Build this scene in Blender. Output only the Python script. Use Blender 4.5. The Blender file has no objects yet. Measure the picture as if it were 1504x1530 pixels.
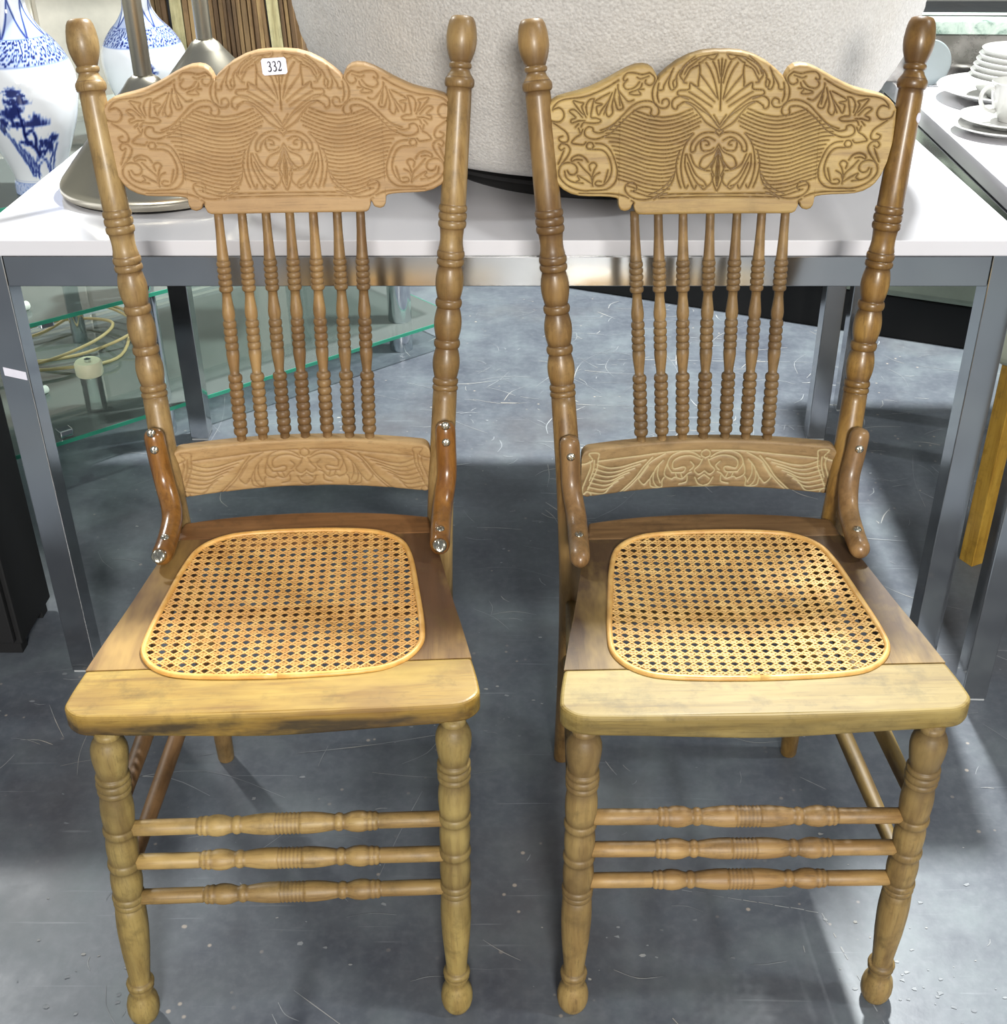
import bpy, bmesh, math, random
import numpy as np
from mathutils import Vector, Matrix, noise
random.seed(7)
rng = np.random.default_rng(5)
PI = math.pi
sc = bpy.context.scene
col = sc.collection

def lin(c):
    c = c / 255.0
    return c / 12.92 if c <= 0.04045 else ((c + 0.055) / 1.055) ** 2.4
def rgb(r, g, b):
    return (lin(r), lin(g), lin(b), 1.0)

# ------------------------------------------------------------------ camera
cam = bpy.data.cameras.new('camera')
cam.sensor_fit = 'HORIZONTAL'; cam.sensor_width = 36.0
cam.lens = 1819.77 / 1504 * 36.0
cam.shift_x = (752 - 782.15) / 1504
cam.shift_y = (795.67 - 765) / 1504
cam.clip_start = 0.02
co = bpy.data.objects.new('camera', cam); col.objects.link(co)
co.location = (0, 0, 1.238)
co.rotation_euler = (math.radians(90 - 31.404), 0, 0)
sc.camera = co

# ------------------------------------------------------------------ world, lamps, exposure
w = bpy.data.worlds.new('world'); sc.world = w; w.use_nodes = True
bg = w.node_tree.nodes['Background']
bg.inputs[0].default_value = (0.90, 0.95, 1.0, 1); bg.inputs[1].default_value = 0.25
def area(name, loc, target, size, power, color=(1, 1, 1), size_y=None):
    d = bpy.data.lights.new(name, 'AREA'); d.energy = power; d.color = color
    d.shape = 'RECTANGLE'; d.size = size; d.size_y = size_y or size
    o = bpy.data.objects.new(name, d); col.objects.link(o); o.location = loc
    o.rotation_euler = (Vector(target) - Vector(loc)).to_track_quat('-Z', 'Y').to_euler()
    return o
area('hall_and_fill_lamp', (0.72, 3.0, 3.3), (0.4, 2.0, 0), 0.20, 275, (0.97, 1.0, 0.98))
area('hall_and_fill_lamp', (0.4, -3.6, 2.3), (0, 1.2, 0.6), 0.8, 265, (1.0, 0.97, 0.91))  # low soft fill, added for light bounced from the hall behind the camera
area('hall_and_fill_lamp', (-2.7, 3.9, 3.3), (-0.6, 2.4, 0), 0.25, 80, (0.97, 1.0, 0.98))  # added fill, brightens the glass stand, cream cabinet and left table end
area('hall_and_fill_lamp', (3.0, 0.6, 3.8), (0.6, 1.2, 0), 0.3, 55, (0.97, 1.0, 0.98))
vs = sc.view_settings
sc.display_settings.display_device = 'sRGB'
vs.view_transform = 'Standard'; vs.look = 'None'; vs.gamma = 1.0; vs.use_curve_mapping = False
vs.exposure = 0.1

# ------------------------------------------------------------------ materials
class NT:
    def __init__(s, name):
        s.m = bpy.data.materials.new(name); s.m.use_nodes = True
        s.t = s.m.node_tree; s.b = s.t.nodes['Principled BSDF']
    def n(s, typ, **kw):
        nd = s.t.nodes.new(typ)
        for k, v in kw.items():
            if k.startswith('i_'):
                key = k[2:]
                key = int(key) if key.isdigit() else key
                nd.inputs[key].default_value = v
            else: setattr(nd, k, v)
        return nd
    def l(s, a, b): s.t.links.new(a, b)
    def ramp(s, fac, stops):
        r = s.n('ShaderNodeValToRGB'); e = r.color_ramp.elements
        while len(e) < len(stops): e.new(0.5)
        for el, (p, c) in zip(e, stops): el.position = p; el.color = c if len(c) == 4 else (*c, 1)
        s.l(fac, r.inputs[0]); return r.outputs[0]
    def mix(s, fac, a, b, mode='MIX'):
        m = s.n('ShaderNodeMix', data_type='RGBA', blend_type=mode)
        for sock, v in ((m.inputs[0], fac), (m.inputs[6], a), (m.inputs[7], b)):
            if hasattr(v, 'node'): s.l(v, sock)
            else: sock.default_value = v
        return m.outputs[2]
    def math(s, op, a, b=0.0, clamp=False):
        m = s.n('ShaderNodeMath', operation=op, use_clamp=clamp)
        for sock, v in ((m.inputs[0], a), (m.inputs[1], b)):
            if hasattr(v, 'node'): s.l(v, sock)
            else: sock.default_value = v
        return m.outputs[0]
    def coord(s, scale=(1, 1, 1), loc=(0, 0, 0), rot=(0, 0, 0)):
        tc = s.n('ShaderNodeTexCoord'); mp = s.n('ShaderNodeMapping')
        mp.inputs['Scale'].default_value = scale; mp.inputs['Location'].default_value = loc
        mp.inputs['Rotation'].default_value = rot
        s.l(tc.outputs['Object'], mp.inputs[0]); return mp.outputs[0]
    def noise(s, vec, scale, detail=4, rough=0.55, dist=0.0):
        nd = s.n('ShaderNodeTexNoise'); s.l(vec, nd.inputs['Vector'])
        nd.inputs['Scale'].default_value = scale; nd.inputs['Detail'].default_value = detail
        nd.inputs['Roughness'].default_value = rough; nd.inputs['Distortion'].default_value = dist
        return nd.outputs[0]
    def bump(s, h, strength=0.3, dist=0.001):
        b = s.n('ShaderNodeBump'); b.inputs['Strength'].default_value = strength; b.inputs['Distance'].default_value = dist
        s.l(h, b.inputs['Height']); s.l(b.outputs[0], s.b.inputs['Normal'])
    def set(s, **kw):
        for k, v in kw.items():
            k = k.replace('_', ' ')
            if hasattr(v, 'node'): s.l(v, s.b.inputs[k])
            else: s.b.inputs[k].default_value = v
        return s

def plain(name, c, rough=0.5, metal=0.0, coat=0.0, var=0.06, scale=30):
    t = NT(name); v = t.coord(); n = t.noise(v, scale)
    lo = tuple(x * (1 - var) for x in c[:3]) + (1,); hi = tuple(min(1, x * (1 + var)) for x in c[:3]) + (1,)
    t.set(Base_Color=t.ramp(n, [(0.3, lo), (0.7, hi)]), Roughness=rough, Metallic=metal)
    if coat: t.b.inputs['Coat Weight'].default_value = coat
    return t.m

def wood(name, light, mid, dark, axis='z', rough=0.5, grime=rgb(70, 45, 22), stain=None, stain_amt=0.5, grain=1.0, fade=None, coat=0.0, off=0.0, bump=0.25, stain_scale=9, wear=0.6, sat=0.98, val=0.71, hue=0.508, dirt=None):
    """oak-like grain stretched along one axis; worn stain in blotches; dirt where the mesh carries 'grime'"""
    t = NT(name)
    st = {'x': (0.06, 1, 1), 'y': (1, 0.06, 1), 'z': (1, 1, 0.06)}[axis]
    v = t.coord(tuple(s * 1.0 for s in st), (off, off * 0.7, off * 1.3))
    n1 = t.noise(v, 95 * grain, 5, 0.6, 0.4)
    n2 = t.noise(v, 420 * grain, 3, 0.6)
    c = t.ramp(n1, [(0.28, dark), (0.46, mid), (0.66, light)])
    pores = t.ramp(n2, [(0.36, (1, 1, 1)), (0.44, (0, 0, 0))])
    c = t.mix(t.math('MULTIPLY', pores, 0.32), c, tuple(x * 0.45 for x in dark[:3]) + (1,))
    vv = t.coord((1, 1, 1) if axis == 'n' else tuple(0.45 if s < 1 else 1 for s in st), (off * 2, off, off))
    nb = t.noise(vv, stain_scale, 4, 0.6)
    if stain:
        c = t.mix(t.math('MULTIPLY', t.ramp(nb, [(0.42, (0, 0, 0)), (0.66, (1, 1, 1))]), stain_amt), c, stain)
    if fade:   # (y0, y1, colour): browner colour towards the back of the seat
        y0, y1, fc = fade
        sp = t.n('ShaderNodeSeparateXYZ'); t.l(t.coord(), sp.inputs[0])
        yy = t.math('ADD', sp.outputs[1], t.math('MULTIPLY', t.math('SUBTRACT', nb, 0.5), 0.22))
        mr = t.n('ShaderNodeMapRange', interpolation_type='SMOOTHSTEP'); t.l(yy, mr.inputs[0])
        mr.inputs[1].default_value = y0; mr.inputs[2].default_value = y1
        fcol = t.mix(n1, tuple(x * 0.6 for x in fc[:3]) + (1,), tuple(min(1, x * 1.35) for x in fc[:3]) + (1,))
        c = t.mix(mr.outputs[0], c, fcol)
    nw = t.noise(t.coord((1, 1, 1), (off * 3, 1.3, off)), 34, 5, 0.7)
    c = t.mix(t.math('MULTIPLY', t.ramp(nw, [(0.5, (0, 0, 0)), (0.68, (1, 1, 1))]), wear), c, tuple(x * 0.42 for x in mid[:3]) + (1,))
    nh = t.noise(t.coord(tuple(0.3 if q < 1 else 1 for q in st), (off * 1.7, 0.3, off)), 16, 4, 0.6)
    c = t.mix(t.math('MULTIPLY', t.ramp(nh, [(0.5, (0, 0, 0)), (0.72, (1, 1, 1))]), wear * 0.9), c, tuple(min(1, x * 1.5) for x in (light[0] * 0.95, light[1], light[2] * 1.05)) + (1,))
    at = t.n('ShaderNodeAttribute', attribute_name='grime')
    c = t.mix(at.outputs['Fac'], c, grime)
    if dirt:   # soot rubbed along the lower front edge of the seat
        sp = t.n('ShaderNodeSeparateXYZ'); t.l(t.coord(), sp.inputs[0])
        zz = t.n('ShaderNodeMapRange', interpolation_type='SMOOTHSTEP'); t.l(t.math('ADD', sp.outputs[2], t.math('MULTIPLY', t.math('SUBTRACT', nb, .5), .03)), zz.inputs[0])
        zz.inputs[1].default_value = .4535; zz.inputs[2].default_value = .4445
        k = t.math('MULTIPLY', zz.outputs[0], t.ramp(t.noise(t.coord((.35, 1, 1), (off, 0, 0)), 26, 4, .65), [(.34, (.15,) * 3), (.56, (1,) * 3)]))
        c = t.mix(t.math('MULTIPLY', k, dirt), c, rgb(40, 34, 28))
    hv = t.n('ShaderNodeHueSaturation'); oi = t.n('ShaderNodeObjectInfo')
    hv.inputs['Saturation'].default_value = sat; hv.inputs['Hue'].default_value = hue
    t.l(c, hv.inputs['Color']); t.l(t.math('ADD', t.math('MULTIPLY', oi.outputs['Random'], 0.12), val - 0.06), hv.inputs['Value'])
    t.set(Base_Color=hv.outputs[0], Roughness=rough)
    t.b.inputs['Coat Weight'].default_value = coat; t.b.inputs['Coat Roughness'].default_value = 0.2
    t.bump(t.math('ADD', n1, t.math('MULTIPLY', n2, 0.5)), bump, 0.0006)
    return t.m

# ------------------------------------------------------------------ mesh helpers
def link(name, verts, faces, mat=None, parent=None, smooth=True, grime=None):
    me = bpy.data.meshes.new(name)
    me.from_pydata([tuple(v) for v in verts], [], faces); me.update()
    if smooth: me.polygons.foreach_set('use_smooth', [True] * len(me.polygons))
    if grime is not None:
        a = me.attributes.new('grime', 'FLOAT', 'POINT'); a.data.foreach_set('value', list(map(float, grime)))
    if mat: me.materials.append(mat)
    o = bpy.data.objects.new(name, me); col.objects.link(o)
    if parent: o.parent = parent
    return o
def bevel(o, w, seg=2, ang=35):
    m = o.modifiers.new('bevel', 'BEVEL'); m.width = w; m.segments = seg; m.limit_method = 'ANGLE'; m.angle_limit = math.radians(ang)
    m.harden_normals = False
    return o
def autosmooth(o, ang=40):
    me = o.data
    bm = bmesh.new(); bm.from_mesh(me)
    for e in bm.edges:
        if len(e.link_faces) == 2 and e.calc_face_angle(0) > math.radians(ang): e.smooth = False
    bm.to_mesh(me); bm.free(); return o
def tag(o, label, cat, group=None, kind=None):
    o['label'] = label; o['category'] = cat
    if group: o['group'] = group
    if kind: o['kind'] = kind
    return o
def empty(name, loc=(0, 0, 0), rz=0.0):
    o = bpy.data.objects.new(name, None); o.empty_display_size = 0.05
    col.objects.link(o); o.location = loc; o.rotation_euler = (0, 0, rz); return o
def structure(o): o['kind'] = 'structure'; return o

def box(name, lo, hi, mat, parent=None, bev=0.002, M=None):
    x0, y0, z0 = lo; x1, y1, z1 = hi
    v = [(x0, y0, z0), (x1, y0, z0), (x1, y1, z0), (x0, y1, z0), (x0, y0, z1), (x1, y0, z1), (x1, y1, z1), (x0, y1, z1)]
    if M is not None: v = [M @ Vector(p) for p in v]
    f = [(0, 3, 2, 1), (4, 5, 6, 7), (0, 1, 5, 4), (1, 2, 6, 5), (2, 3, 7, 6), (3, 0, 4, 7)]
    o = link(name, v, f, mat, parent, smooth=False)
    if bev: bevel(o, bev)
    return o

def lathe(name, pts, radii, mat, parent=None, nseg=28, grime=None, caps=True, squash=None):
    """turned piece along a polyline of centres"""
    P = np.array(pts, float); n = len(P)
    T = np.gradient(P, axis=0) if n > 2 else np.repeat((P[1:] - P[:1]), 2, 0)
    # steady tangents even where stations coincide
    T = np.array([P[min(n - 1, i + 3)] - P[max(0, i - 3)] for i in range(n)])
    T /= np.linalg.norm(T, axis=1)[:, None]
    main = P[-1] - P[0]; main /= np.linalg.norm(main)
    ref = np.array([0, 1, 0]) if abs(main[1]) < 0.7 else np.array([1, 0, 0])
    V = []; G = []
    ang = np.linspace(0, 2 * PI, nseg, endpoint=False)
    for i in range(n):
        a = np.cross(T[i], ref); a /= np.linalg.norm(a); b = np.cross(T[i], a)
        sx, sy = squash if squash else (1, 1)
        for t in ang:
            V.append(P[i] + radii[i] * (sx * math.cos(t) * a + sy * math.sin(t) * b))
            G.append(grime[i] if grime is not None else 0)
    F = []
    for i in range(n - 1):
        for j in range(nseg):
            k = (j + 1) % nseg
            F.append((i * nseg + j, i * nseg + k, (i + 1) * nseg + k, (i + 1) * nseg + j))
    if caps:
        F.append(tuple(range(nseg))[::-1]); F.append(tuple(range((n - 1) * nseg, n * nseg)))
    o = link(name, V, F, mat, parent, True, G)
    bm = bmesh.new(); bm.from_mesh(o.data); bmesh.ops.recalc_face_normals(bm, faces=bm.faces); bm.to_mesh(o.data); bm.free()
    return o
def prof_z(items):
    """expand ('p',z,r[,g]) points and ('b',z0,z1,r,rmax) beads to dense stations"""
    out = []
    for it in items:
        if it[0] == 'p': out.append((it[1], it[2], it[3] if len(it) > 3 else 0.0))
        elif it[0] == 'b':
            _, z0, z1, r, R = it
            for k, s in enumerate((0, .1, .28, .5, .72, .9, 1)):
                h = math.sin(PI * s) ** 0.5 if 0 < s < 1 else 0
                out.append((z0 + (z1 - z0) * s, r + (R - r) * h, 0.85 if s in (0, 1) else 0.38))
        elif it[0] == 'u':   # bulb with its belly at fraction q
            _, z0, z1, r0, R, r1, q = it
            for s in np.linspace(0, 1, 11):
                if s < q: h = math.sin(PI / 2 * s / q); r = r0 + (R - r0) * h
                else: h = math.sin(PI / 2 * (1 - s) / (1 - q)); r = r1 + (R - r1) * h
                e = max(0, 1 - min(s, 1 - s) * 4)
                out.append((z0 + (z1 - z0) * s, r, 0.72 * e))
    return out
def spline(zs, vals):
    """natural cubic spline"""
    x = np.array(zs, float); y = np.array(vals, float); n = len(x); h = np.diff(x)
    A = np.zeros((n, n)); b = np.zeros(n); A[0, 0] = A[-1, -1] = 1
    for i in range(1, n - 1):
        A[i, i - 1] = h[i - 1]; A[i, i] = 2 * (h[i - 1] + h[i]); A[i, i + 1] = h[i]
        b[i] = 6 * ((y[i + 1] - y[i]) / h[i] - (y[i] - y[i - 1]) / h[i - 1])
    m = np.linalg.solve(A, b)
    def f(t):
        i = int(np.clip(np.searchsorted(x, t) - 1, 0, n - 2)); d = t - x[i]; e = x[i + 1] - t
        return (m[i] * e ** 3 + m[i + 1] * d ** 3) / (6 * h[i]) + (y[i] / h[i] - m[i] * h[i] / 6) * e + (y[i + 1] / h[i] - m[i + 1] * h[i] / 6) * d
    return f
def catmull(pts, n=6, closed=False):
    P = [np.array(p, float) for p in pts]; N = len(P); out = []
    rng_ = range(N) if closed else range(N - 1)
    for i in rng_:
        if closed: a, b, c, d = P[(i - 1) % N], P[i], P[(i + 1) % N], P[(i + 2) % N]
        else: a, b, c, d = P[max(0, i - 1)], P[i], P[i + 1], P[min(N - 1, i + 2)]
        for k in range(n):
            t = k / n
            out.append(0.5 * (2 * b + (c - a) * t + (2 * a - 5 * b + 4 * c - d) * t * t + (3 * b - a - 3 * c + d) * t ** 3))
    if not closed: out.append(P[-1])
    return np.array(out)
def tube(name, pts, r, mat, parent=None, nseg=8, n=6, closed=False):
    Q = catmull(pts, n, closed)
    if closed: Q = np.vstack([Q, Q[:1]])
    R = [r] * len(Q) if not hasattr(r, '__len__') else np.interp(np.linspace(0, 1, len(Q)), np.linspace(0, 1, len(r)), r)
    return sweep(name, Q, R, mat, parent, nseg)
def sweep(name, Q, R, mat, parent=None, nseg=8):
    Q = np.array(Q, float); n = len(Q)
    T = np.gradient(Q, axis=0); T /= np.maximum(np.linalg.norm(T, axis=1)[:, None], 1e-9)
    a = np.cross(T[0], [0, 0, 1]);
    if np.linalg.norm(a) < 0.1: a = np.cross(T[0], [0, 1, 0])
    V = []
    for i in range(n):
        a = a - T[i] * np.dot(a, T[i]); a /= np.linalg.norm(a); b = np.cross(T[i], a)
        for k in range(nseg):
            t = 2 * PI * k / nseg; V.append(Q[i] + R[i] * (math.cos(t) * a + math.sin(t) * b))
    F = [(i * nseg + j, i * nseg + (j + 1) % nseg, (i + 1) * nseg + (j + 1) % nseg, (i + 1) * nseg + j) for i in range(n - 1) for j in range(nseg)]
    F += [tuple(range(nseg))[::-1], tuple(range((n - 1) * nseg, n * nseg))]
    return link(name, V, F, mat, parent)
def rev(name, prof, mat, parent=None, loc=(0, 0, 0), nseg=48, sy=1.0):
    """surface of revolution about z, (r, z) from bottom to top"""
    V = []; n = len(prof)
    for r, z in prof:
        for k in range(nseg):
            t = 2 * PI * k / nseg; V.append((loc[0] + r * math.cos(t), loc[1] + sy * r * math.sin(t), loc[2] + z))
    F = [(i * nseg + j, i * nseg + (j + 1) % nseg, (i + 1) * nseg + (j + 1) % nseg, (i + 1) * nseg + j) for i in range(n - 1) for j in range(nseg)]
    if prof[0][0] > 1e-5: F.append(tuple(range(nseg))[::-1])
    if prof[-1][0] > 1e-5: F.append(tuple(range((n - 1) * nseg, n * nseg)))
    return autosmooth(link(name, V, F, mat, parent), 45)
def prism(name, poly, z0, z1, mat, parent=None, bev=0.0025, seg=2):
    n = len(poly)
    V = [(p[0], p[1], z0) for p in poly] + [(p[0], p[1], z1) for p in poly]
    F = [tuple(range(n))[::-1], tuple(range(n, 2 * n))] + [(i, (i + 1) % n, n + (i + 1) % n, n + i) for i in range(n)]
    o = link(name, V, F, mat, parent, False)
    bm = bmesh.new(); bm.from_mesh(o.data); bmesh.ops.recalc_face_normals(bm, faces=bm.faces); bm.to_mesh(o.data); bm.free()
    if bev: bevel(o, bev, seg, 50)
    return o
def inside(poly, x, y):
    c = False; n = len(poly); j = n - 1
    for i in range(n):
        xi, yi = poly[i][0], poly[i][1]; xj, yj = poly[j][0], poly[j][1]
        if (yi > y) != (yj > y) and x < (xj - xi) * (y - yi) / (yj - yi) + xi: c = not c
        j = i
    return c
def dist_strokes(P, strokes, smooth_n=5):
    """distance of every point of P to the nearest stroke"""
    best = np.full(len(P), 1e9)
    for s in strokes:
        Q = catmull(s, smooth_n) if len(s) > 2 else np.array(s, float)
        lo = Q.min(0) - 60; hi = Q.max(0) + 60
        sel = np.where(np.all((P >= lo) & (P <= hi), axis=1))[0]
        if not len(sel): continue
        S = P[sel]; d = np.full(len(sel), 1e9)
        for a, b in zip(Q[:-1], Q[1:]):
            ab = b - a; L = max(ab @ ab, 1e-9)
            t = np.clip(((S - a) @ ab) / L, 0, 1)
            e = S - a - t[:, None] * ab
            d = np.minimum(d, np.hypot(e[:, 0], e[:, 1]))
        best[sel] = np.minimum(best[sel], d)
    return best

# ------------------------------------------------------------------ setting: floor and hall walls
def floor_material():
    t = NT('painted_concrete')
    v = t.coord()
    n1 = t.noise(v, 1.1, 6, 0.62); n2 = t.noise(v, 9, 6, 0.65); n3 = t.noise(v, 70, 4, 0.6)
    base = t.ramp(t.math('ADD', t.math('MULTIPLY', n1, 0.55), t.math('MULTIPLY', n2, 0.45)),
                  [(0.34, rgb(72, 76, 87)), (0.5, rgb(93, 99, 107)), (0.64, rgb(115, 124, 128))])
    base = t.mix(t.math('MULTIPLY', t.ramp(n3, [(0.45, (0, 0, 0)), (0.75, (1, 1, 1))]), 0.25), base, rgb(132, 134, 142))
    # worn brownish patches
    n4 = t.noise(t.coord((1, 1, 1), (3.1, 1.7, 0)), 2.3, 5, 0.6)
    base = t.mix(t.math('MULTIPLY', t.ramp(n4, [(0.52, (0, 0, 0)), (0.7, (1, 1, 1))]), 0.35), base, rgb(92, 84, 82))
    # fine scratches: stretched noise in two directions
    for rot, lo in ((0.35, 0.68), (1.9, 0.69), (-0.6, 0.69)):
        s = t.noise(t.coord((1.0, 28, 1), (rot, 0, 0), (0, 0, rot)), 5, 3, 0.5, 0.3)
        msk = t.noise(t.coord((1, 1, 1), (rot * 5, 2, 0)), 3.5, 3)
        k = t.math('MULTIPLY', t.ramp(s, [(lo, (0, 0, 0)), (lo + 0.05, (1, 1, 1))]), t.ramp(msk, [(0.42, (0, 0, 0)), (0.62, (1, 1, 1))]))
        base = t.mix(t.math('MULTIPLY', k, 0.35), base, rgb(165, 170, 176))
    # chips
    vo = t.n('ShaderNodeTexVoronoi'); t.l(t.coord(), vo.inputs['Vector']); vo.inputs['Scale'].default_value = 34
    ch = t.ramp(vo.outputs['Distance'], [(0.07, (1, 1, 1)), (0.12, (0, 0, 0))])
    msk = t.noise(t.coord((1, 1, 1), (5, 5, 0)), 4.5, 3)
    base = t.mix(t.math('MULTIPLY', ch, t.ramp(msk, [(0.5, (0, 0, 0)), (0.62, (1, 1, 1))])), base, rgb(170, 160, 150))
    t.set(Base_Color=base, Roughness=t.ramp(n2, [(0.3, (0.34, 0.34, 0.34)), (0.7, (0.5, 0.5, 0.5))]))
    t.bump(n3, 0.15, 0.001)
    return t.m
floor = structure(box('floor', (-6, -3, -0.1), (6, 9, 0), floor_material(), None, 0))
wall_m = plain('hall_wall_paint', rgb(196, 196, 190), 0.8)
structure(box('wall_back', (-6, 9, 0), (6, 9.15, 4.6), wall_m, None, 0))
structure(box('wall_left', (-6.15, -3, 0), (-6, 9.15, 4.6), wall_m, None, 0))
structure(box('wall_right', (6, -3, 0), (6.15, 9.15, 4.6), wall_m, None, 0))
# scuffs and scratches in the paint: thin flakes of filler lying on the floor
def scratches():
    V = []; F = []
    def strip(pts, w, z=0.0006):
        Q = catmull(pts, 4) if len(pts) > 2 else np.array(pts, float)
        b = len(V); n = len(Q)
        T = np.gradient(Q, axis=0); T /= np.maximum(np.linalg.norm(T, axis=1)[:, None], 1e-9)
        for i in range(n):
            ww = w * (0.35 + 0.65 * math.sin(PI * (0.08 + 0.84 * i / (n - 1)))) * random.uniform(0.6, 1.2)
            N = np.array([-T[i][1], T[i][0]])
            p = Q[i] + N * ww; q = Q[i] - N * ww
            V.append((p[0], p[1], z)); V.append((q[0], q[1], z))
        for i in range(n - 1): F.append((b + 2 * i, b + 2 * i + 1, b + 2 * i + 3, b + 2 * i + 2))
    def dashed(a, b, w, n=16):
        a = np.array(a, float); b = np.array(b, float)
        for i in range(n):
            if random.random() < 0.22: continue
            s, e = i / n, (i + random.uniform(0.6, 1)) / n
            j = rng.normal(0, 0.0006, 2); strip([a + (b - a) * s + j, a + (b - a) * e + j], w * random.uniform(0.5, 1.2))
    dashed((0.07, 1.155), (0.385, 1.085), 0.0016)
    dashed((0.385, 1.085), (0.425, 0.915), 0.0016)
    for y0, x0, x1 in ((2.88, 0.0, 0.75), (2.62, -0.1, 0.9), (3.3, -0.3, 0.1), (2.52, 0.35, 0.75), (3.05, 0.1, 0.6)):
        dashed((x0, y0), (x1, y0 - random.uniform(0.0, 0.08)), 0.0022, 22)
    for k in range(560):
        y = random.uniform(0.6, 3.3); x = random.uniform(-0.9, 1.1)
        if k < 230: y = random.uniform(2.0, 3.3); x = random.uniform(-0.4, 1.0)
        a = random.choice((random.uniform(-0.35, 0.25), random.uniform(0.5, 2.6))); L = random.expovariate(1 / 0.05) + 0.008
        d = np.array([math.cos(a), math.sin(a)]) * L; c = np.array([x, y])
        m = c + d * 0.5 + np.array([-d[1], d[0]]) * random.uniform(-0.15, 0.15)
        strip([c, m, c + d], random.uniform(0.0003, 0.0009) * (1.6 if k < 230 else 1))
    for k in range(260):   # chips: little irregular flakes
        x = random.uniform(-0.85, 0.95); y = random.uniform(0.75, 2.6)
        if k % 3 == 0:
            cx, cy = random.choice(((-0.5, 1.0), (0.46, 1.0), (-0.28, 1.05), (0.15, 1.05), (0.5, 0.95), (0.0, 1.5))); x = random.gauss(cx, 0.05); y = random.gauss(cy, 0.05)
        r = random.uniform(0.0008, 0.0035); b = len(V); n = 6
        for i in range(n):
            q = r * random.uniform(0.4, 1.2); t = 2 * PI * i / n
            V.append((x + q * math.cos(t) * 1.5, y + q * math.sin(t), 0.0007))
        F.append(tuple(range(b, b + n)))
    t = NT('scuff_white'); n = t.noise(t.coord(), 6, 3)
    t.set(Base_Color=t.ramp(n, [(0.35, rgb(120, 124, 130)), (0.5, rgb(150, 154, 158)), (0.7, rgb(186, 180, 170))]), Roughness=0.7)
    o = link('floor_scratches', V, F, t.m, floor, False); o['kind'] = 'stuff'
scratches()

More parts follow.
